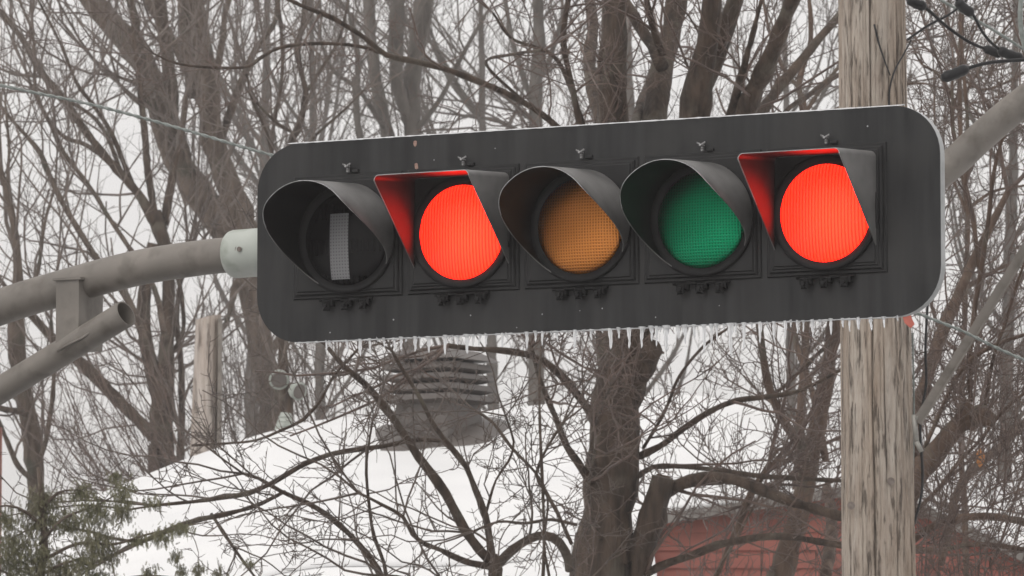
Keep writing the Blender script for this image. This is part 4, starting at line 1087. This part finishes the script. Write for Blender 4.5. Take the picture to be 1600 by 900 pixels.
# young stems growing behind the lamp bracket at the right edge
tree('sapling', 'thin upright sapling stem with fine twigs at the upper right behind the lamp bracket', 28, [
    ('trunk', [(1512,900,10),(1505,700,10),(1508,500,9),(1512,340,9),(1503,260,8),(1500,180,8),(1499,90,8),(1504,20,7),(1500,-30,6)], 0),
    ('branch', [(1510,330,6),(1480,260,5),(1462,210,4),(1460,150,3)], 0.3),
    ('branch', [(1502,180,6),(1470,120,5),(1440,100,4),(1425,70,3)], -0.3),
    ('branch', [(1500,120,5),(1535,140,5),(1580,125,4),(1620,100,3)], 0.4),
    ('branch', [(1508,330,6),(1550,300,5),(1600,290,4)], 0.4),
    ('branch', [(1510,450,7),(1560,420,6),(1610,400,5)], 0.4),
    ('branch', [(1506,150,5),(1560,60,4),(1600,10,3)], -0.4),
    ('branch', [(1510,560,7),(1470,520,6),(1450,440,5),(1460,360,4)], -0.4),
], M['bark_red'], M['twig'], MID, dens=3.4, L1=(0.35, 1.1), r1max=0.008)
tree('sapling', 'bushy bare sapling behind the pole top, between the reddish limb and the pole', 30, [
    ('trunk', [(1250,900,16),(1262,500,14),(1258,200,12),(1250,130,10),(1268,60,8),(1262,-30,7)], 0),
    ('branch', [(1256,180,7),(1290,130,6),(1330,90,5),(1400,70,4),(1450,60,3)], 0.3),
    ('branch', [(1256,200,7),(1290,180,6),(1350,150,5),(1430,130,4),(1480,140,3)], 0.3),
    ('branch', [(1250,140,7),(1220,100,6),(1200,40,5),(1190,-20,4)], 0.3),
], M['bark_red'], M['twig'], MID, dens=2.8, L1=(0.35, 1.1), r1max=0.008)

# shrubs: many shoots from the ground line up
def shrub(label, depth, x0, x1, ybase, ytip, n, lean, mat, thick, group=None):
    c = P((x0 + x1) / 2, ybase, depth); O = np.array([c[0], depth, 0])
    t_ = empty('bare_shrub', O, label, 'shrub', group)
    P0 = []; D = []; L = []; R = []
    st = B()
    for k in range(n):
        x = random.uniform(x0, x1); y1_ = random.uniform(*ytip); dd_ = depth + random.uniform(-0.5, 0.5)
        a = P(x - lean * 0.4, ybase, dd_); e = P(x + lean * random.uniform(0.3, 1.3), y1_, dd_ + random.uniform(-.2, .2))
        m1 = a * 0.6 + e * 0.4 + rng.normal(0, 0.03, 3); m2 = a * 0.25 + e * 0.75 + rng.normal(0, 0.03, 3)
        root = np.array([O[0] + (a[0] - O[0]) * 0.4, dd_, 0.0])
        q = catmull([root, a * 0.5 + root * 0.5, a, m1, m2, e], 0.12); K = len(q)
        r_ = np.linspace(thick * 1.3, thick * 0.4, K) * random.uniform(0.6, 1.2)
        st.tube(q, r_, 5, cap=False)
        sel = [i for i in range(K - 1) if visible(q[i])]
        for i in random.sample(sel, min(len(sel), 9)):
            P0.append(q[i]); tan = norm(q[i + 1] - q[i]); pr = norm(np.cross(tan, rng.normal(size=3)))
            D.append(tan * 0.8 + pr * 0.6); L.append(random.uniform(0.15, 0.6)); R.append(r_[i] * 0.5)
    st.done('stems', mat, t_, True, org=O)['kind'] = 'stuff'
    prm = dict(up=0.05, wig=0.2, ang=(25, 60), rmin=0.0022, lv=[(4, (0.08, 0.28), 0.6, 4, 3, 0.22)])
    V, Q = twig_net(np.array(P0), np.array(D), np.array(L), np.maximum(np.array(R), 0.0024), prm)
    mesh('twigs', V, Q, mat, t_, True, org=O)['kind'] = 'stuff'
shrub('dense reddish thicket of fine shoots between the mast arm brace and the roof', 36, 120, 330, 830, (480, 680), 45, -110, M['twig_red'], 0.008)
shrub('tangle of upright bare shoots at the lower right beyond the pole', 21.5, 1430, 1610, 940, (560, 800), 16, 30, M['twig_red'], 0.0055)
shrub('bare shoots in front of the red gable wall between trunk and pole', 26.5, 1080, 1310, 930, (560, 790), 12, 25, M['twig'], 0.005)
shrub('grey thicket behind the sawn-off post and twin floodlight', 39, 330, 560, 760, (430, 560), 42, -30, M['twig'], 0.008)
shrub('loose grey thicket behind the roof ridge, right of the roof vent', 38, 780, 1300, 700, (420, 560), 14, 20, M['twig'], 0.007)
shrub('tall grey thicket beyond the pollarded tree at the right edge', 33, 1420, 1640, 900, (260, 560), 22, 40, M['twig'], 0.008)

# far trees in the haze: own trunk, forks and crown each
FARP = dict(up=0.12, wig=0.15, ang=(20, 50), rmin=0.0042, lv=[(4, (0.4, 1.1), 0.6, 6, 3, 0.16), (3, (0.2, 0.6), 0.6, 4, 3, 0.2)])
far = [(500, 58, 'hazy far tree above the dark masked lens'),
       (770, 57, 'hazy far tree behind the gap left of the amber lens'),
       (1010, 64, 'hazy far tree behind the central limbs'),
       (1240, 60, 'hazy far tree behind the limbs left of the utility pole'),
       (1570, 57, 'hazy far tree at the right edge below the lamp bracket'),
       (390, 66, 'hazy far tree behind the mast arm fitting')]
for (x, Yd, lb) in far:
    wd = random.uniform(13, 20); l0 = random.uniform(-15, 15)
    lim = [('trunk', [(x, 900, wd*1.3), (x + l0*.3, 640, wd*1.1), (x + l0, 420, wd), (x + l0*1.6, 250, wd*.8), (x + l0*1.8, 100, wd*.6), (x + l0*2, -60, wd*.4)], 0)]
    for k in range(8):
        y0_ = random.uniform(180, 700); sgn = random.choice((-1, 1)); ln = random.uniform(120, 260)
        xx = x + l0 * np.interp(y0_, [100, 900], [1.8, 0])
        lim.append(('branch', [(xx, y0_, wd*.45), (xx + sgn*ln*.25, y0_ - ln*.35, wd*.4), (xx + sgn*ln*.42, y0_ - ln*.75, wd*.3), (xx + sgn*ln*.5, y0_ - ln*1.2, wd*.2)], random.uniform(-1, 1)))
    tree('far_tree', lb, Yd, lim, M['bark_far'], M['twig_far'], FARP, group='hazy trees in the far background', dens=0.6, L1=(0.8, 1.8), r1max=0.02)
print('tree triangles', tris)

# ------------------------------------------------------------------ cedar, lower left
CD = 21.0
c = P(60, 980, CD); O = np.array([c[0], CD, 0])
ce = empty('cedar_tree', O, 'green cedar with drooping sprays at the lower left, in front of the snowy roof', 'cedar')
b = B(); q = catmull([(O[0], CD, -0.1), (O[0], CD, 2.0), P(60, 980, CD), P(70, 860, CD), P(66, 790, CD), P(60, 730, CD)], 0.1); b.tube(q, np.linspace(0.09, 0.008, len(q)), 12); b.done('trunk', M['bark'], ce, True, org=O)
boughs = [[(60,880),(120,850),(180,850),(230,835),(290,822),(330,815)], [(62,850),(100,810),(150,790),(195,765)], [(64,820),(40,800),(10,790),(-40,800)],
          [(60,930),(20,900),(-30,880)], [(60,950),(140,920),(220,900),(300,905),(345,905)], [(62,900),(100,880),(150,870)], [(64,800),(90,770),(130,765)]]
for bl in boughs:
    q = catmull([P(x, y, CD - 0.002 * abs(x - 60)) for x, y in bl], 0.04); b = B(); b.tube(q, np.linspace(0.008, 0.002, len(q)), 7); b.done('branch', M['bark'], ce, True, org=O)
clumps = [(70,785,34,26),(60,815,40,24),(25,850,36,30),(20,880,34,30),(60,870,30,26),(110,815,30,26),(150,800,30,24),(192,770,20,22),(190,800,20,18),(150,845,34,30),(135,880,30,22),
          (170,865,24,20),(100,890,30,22),(128,770,20,18),(215,840,16,14),(250,838,26,14),(285,825,22,12),(240,785,18,9),(275,870,10,14),(310,892,11,14),(342,898,11,14),(285,893,9,12),
          (235,892,12,12),(160,905,30,16),(60,905,40,20),(-20,860,30,30),(390,880,14,6),(180,745,14,10),(10,810,20,20)]
Vs, Fs = [], []
def spray(c, s, dirz):
    """one flat scale-leaf spray: a stem with short side fans"""
    global Vs, Fs
    d = norm(np.array([rng.normal(0, .5), rng.normal(0, .5), dirz + rng.normal(0, .25)])); u = norm(np.cross(d, rng.normal(size=3)))
    m_ = 5
    for k in range(m_):
        p_ = c + d * s * k / m_
        for sg in (-1, 1):
            dd_ = norm(d * 0.8 + u * sg * 0.75); L_ = s * 0.34 * (1 - 0.5 * k / m_); w_ = norm(np.cross(dd_, np.cross(d, u))) * s * 0.045
            n = len(Vs); Vs += [p_ - w_, p_ + w_, p_ + dd_ * L_ + w_ * .6, p_ + dd_ * L_ * 1.15, p_ + dd_ * L_ - w_ * .6]; Fs.append((n, n+1, n+2, n+3, n+4))
    w_ = u * s * 0.03; n = len(Vs); Vs += [c - w_, c + w_, c + d * s * 1.2]; Fs.append((n, n+1, n+2))
for (x, y, rx_, ry) in clumps:
    c = P(x, y, CD - 0.002 * abs(x - 60) + random.uniform(-0.1, 0.1)); n = int(rx_ * ry * 0.60)
    for k in range(n):
        o_ = rng.normal(0, 0.45, 3) * np.array([rx_, (rx_ + ry) * .5, ry]) * PX(CD)
        spray(c + o_, random.uniform(0.012, 0.027), -1.6 if random.random() < .8 else 0.6)
fo = mesh('foliage', np.array(Vs), Fs, M['cedar'], ce, False, org=O); fo['kind'] = 'stuff'

# red painted post at the left edge
rp = P(-1, 700, 30); b = B(); b.bbox(rp[0]-0.03, rp[0]+0.012, 29.96, 30.04, 0, P(0, 668, 30)[2], 0.006)
tag(b.done('red_post', M['redwood']), 'narrow red painted post at the left edge behind the branches', 'post')

# ------------------------------------------------------------------ freezing drizzle in the air
b = B(); b.box(-60, 60, -3, 75, -1.2, 16)
m, t, p = new_mat('haze_air'); t.nodes.remove(p)
vol = t.nodes.new('ShaderNodeVolumePrincipled'); vol.inputs['Density'].default_value = 0.0012
vol.inputs['Color'].default_value = (0.98, 0.96, 0.95, 1); vol.inputs['Anisotropy'].default_value = 0.3
t.links.new(vol.outputs[0], t.nodes['Material Output'].inputs['Volume'])
tag(b.done('haze', m), kind='stuff')
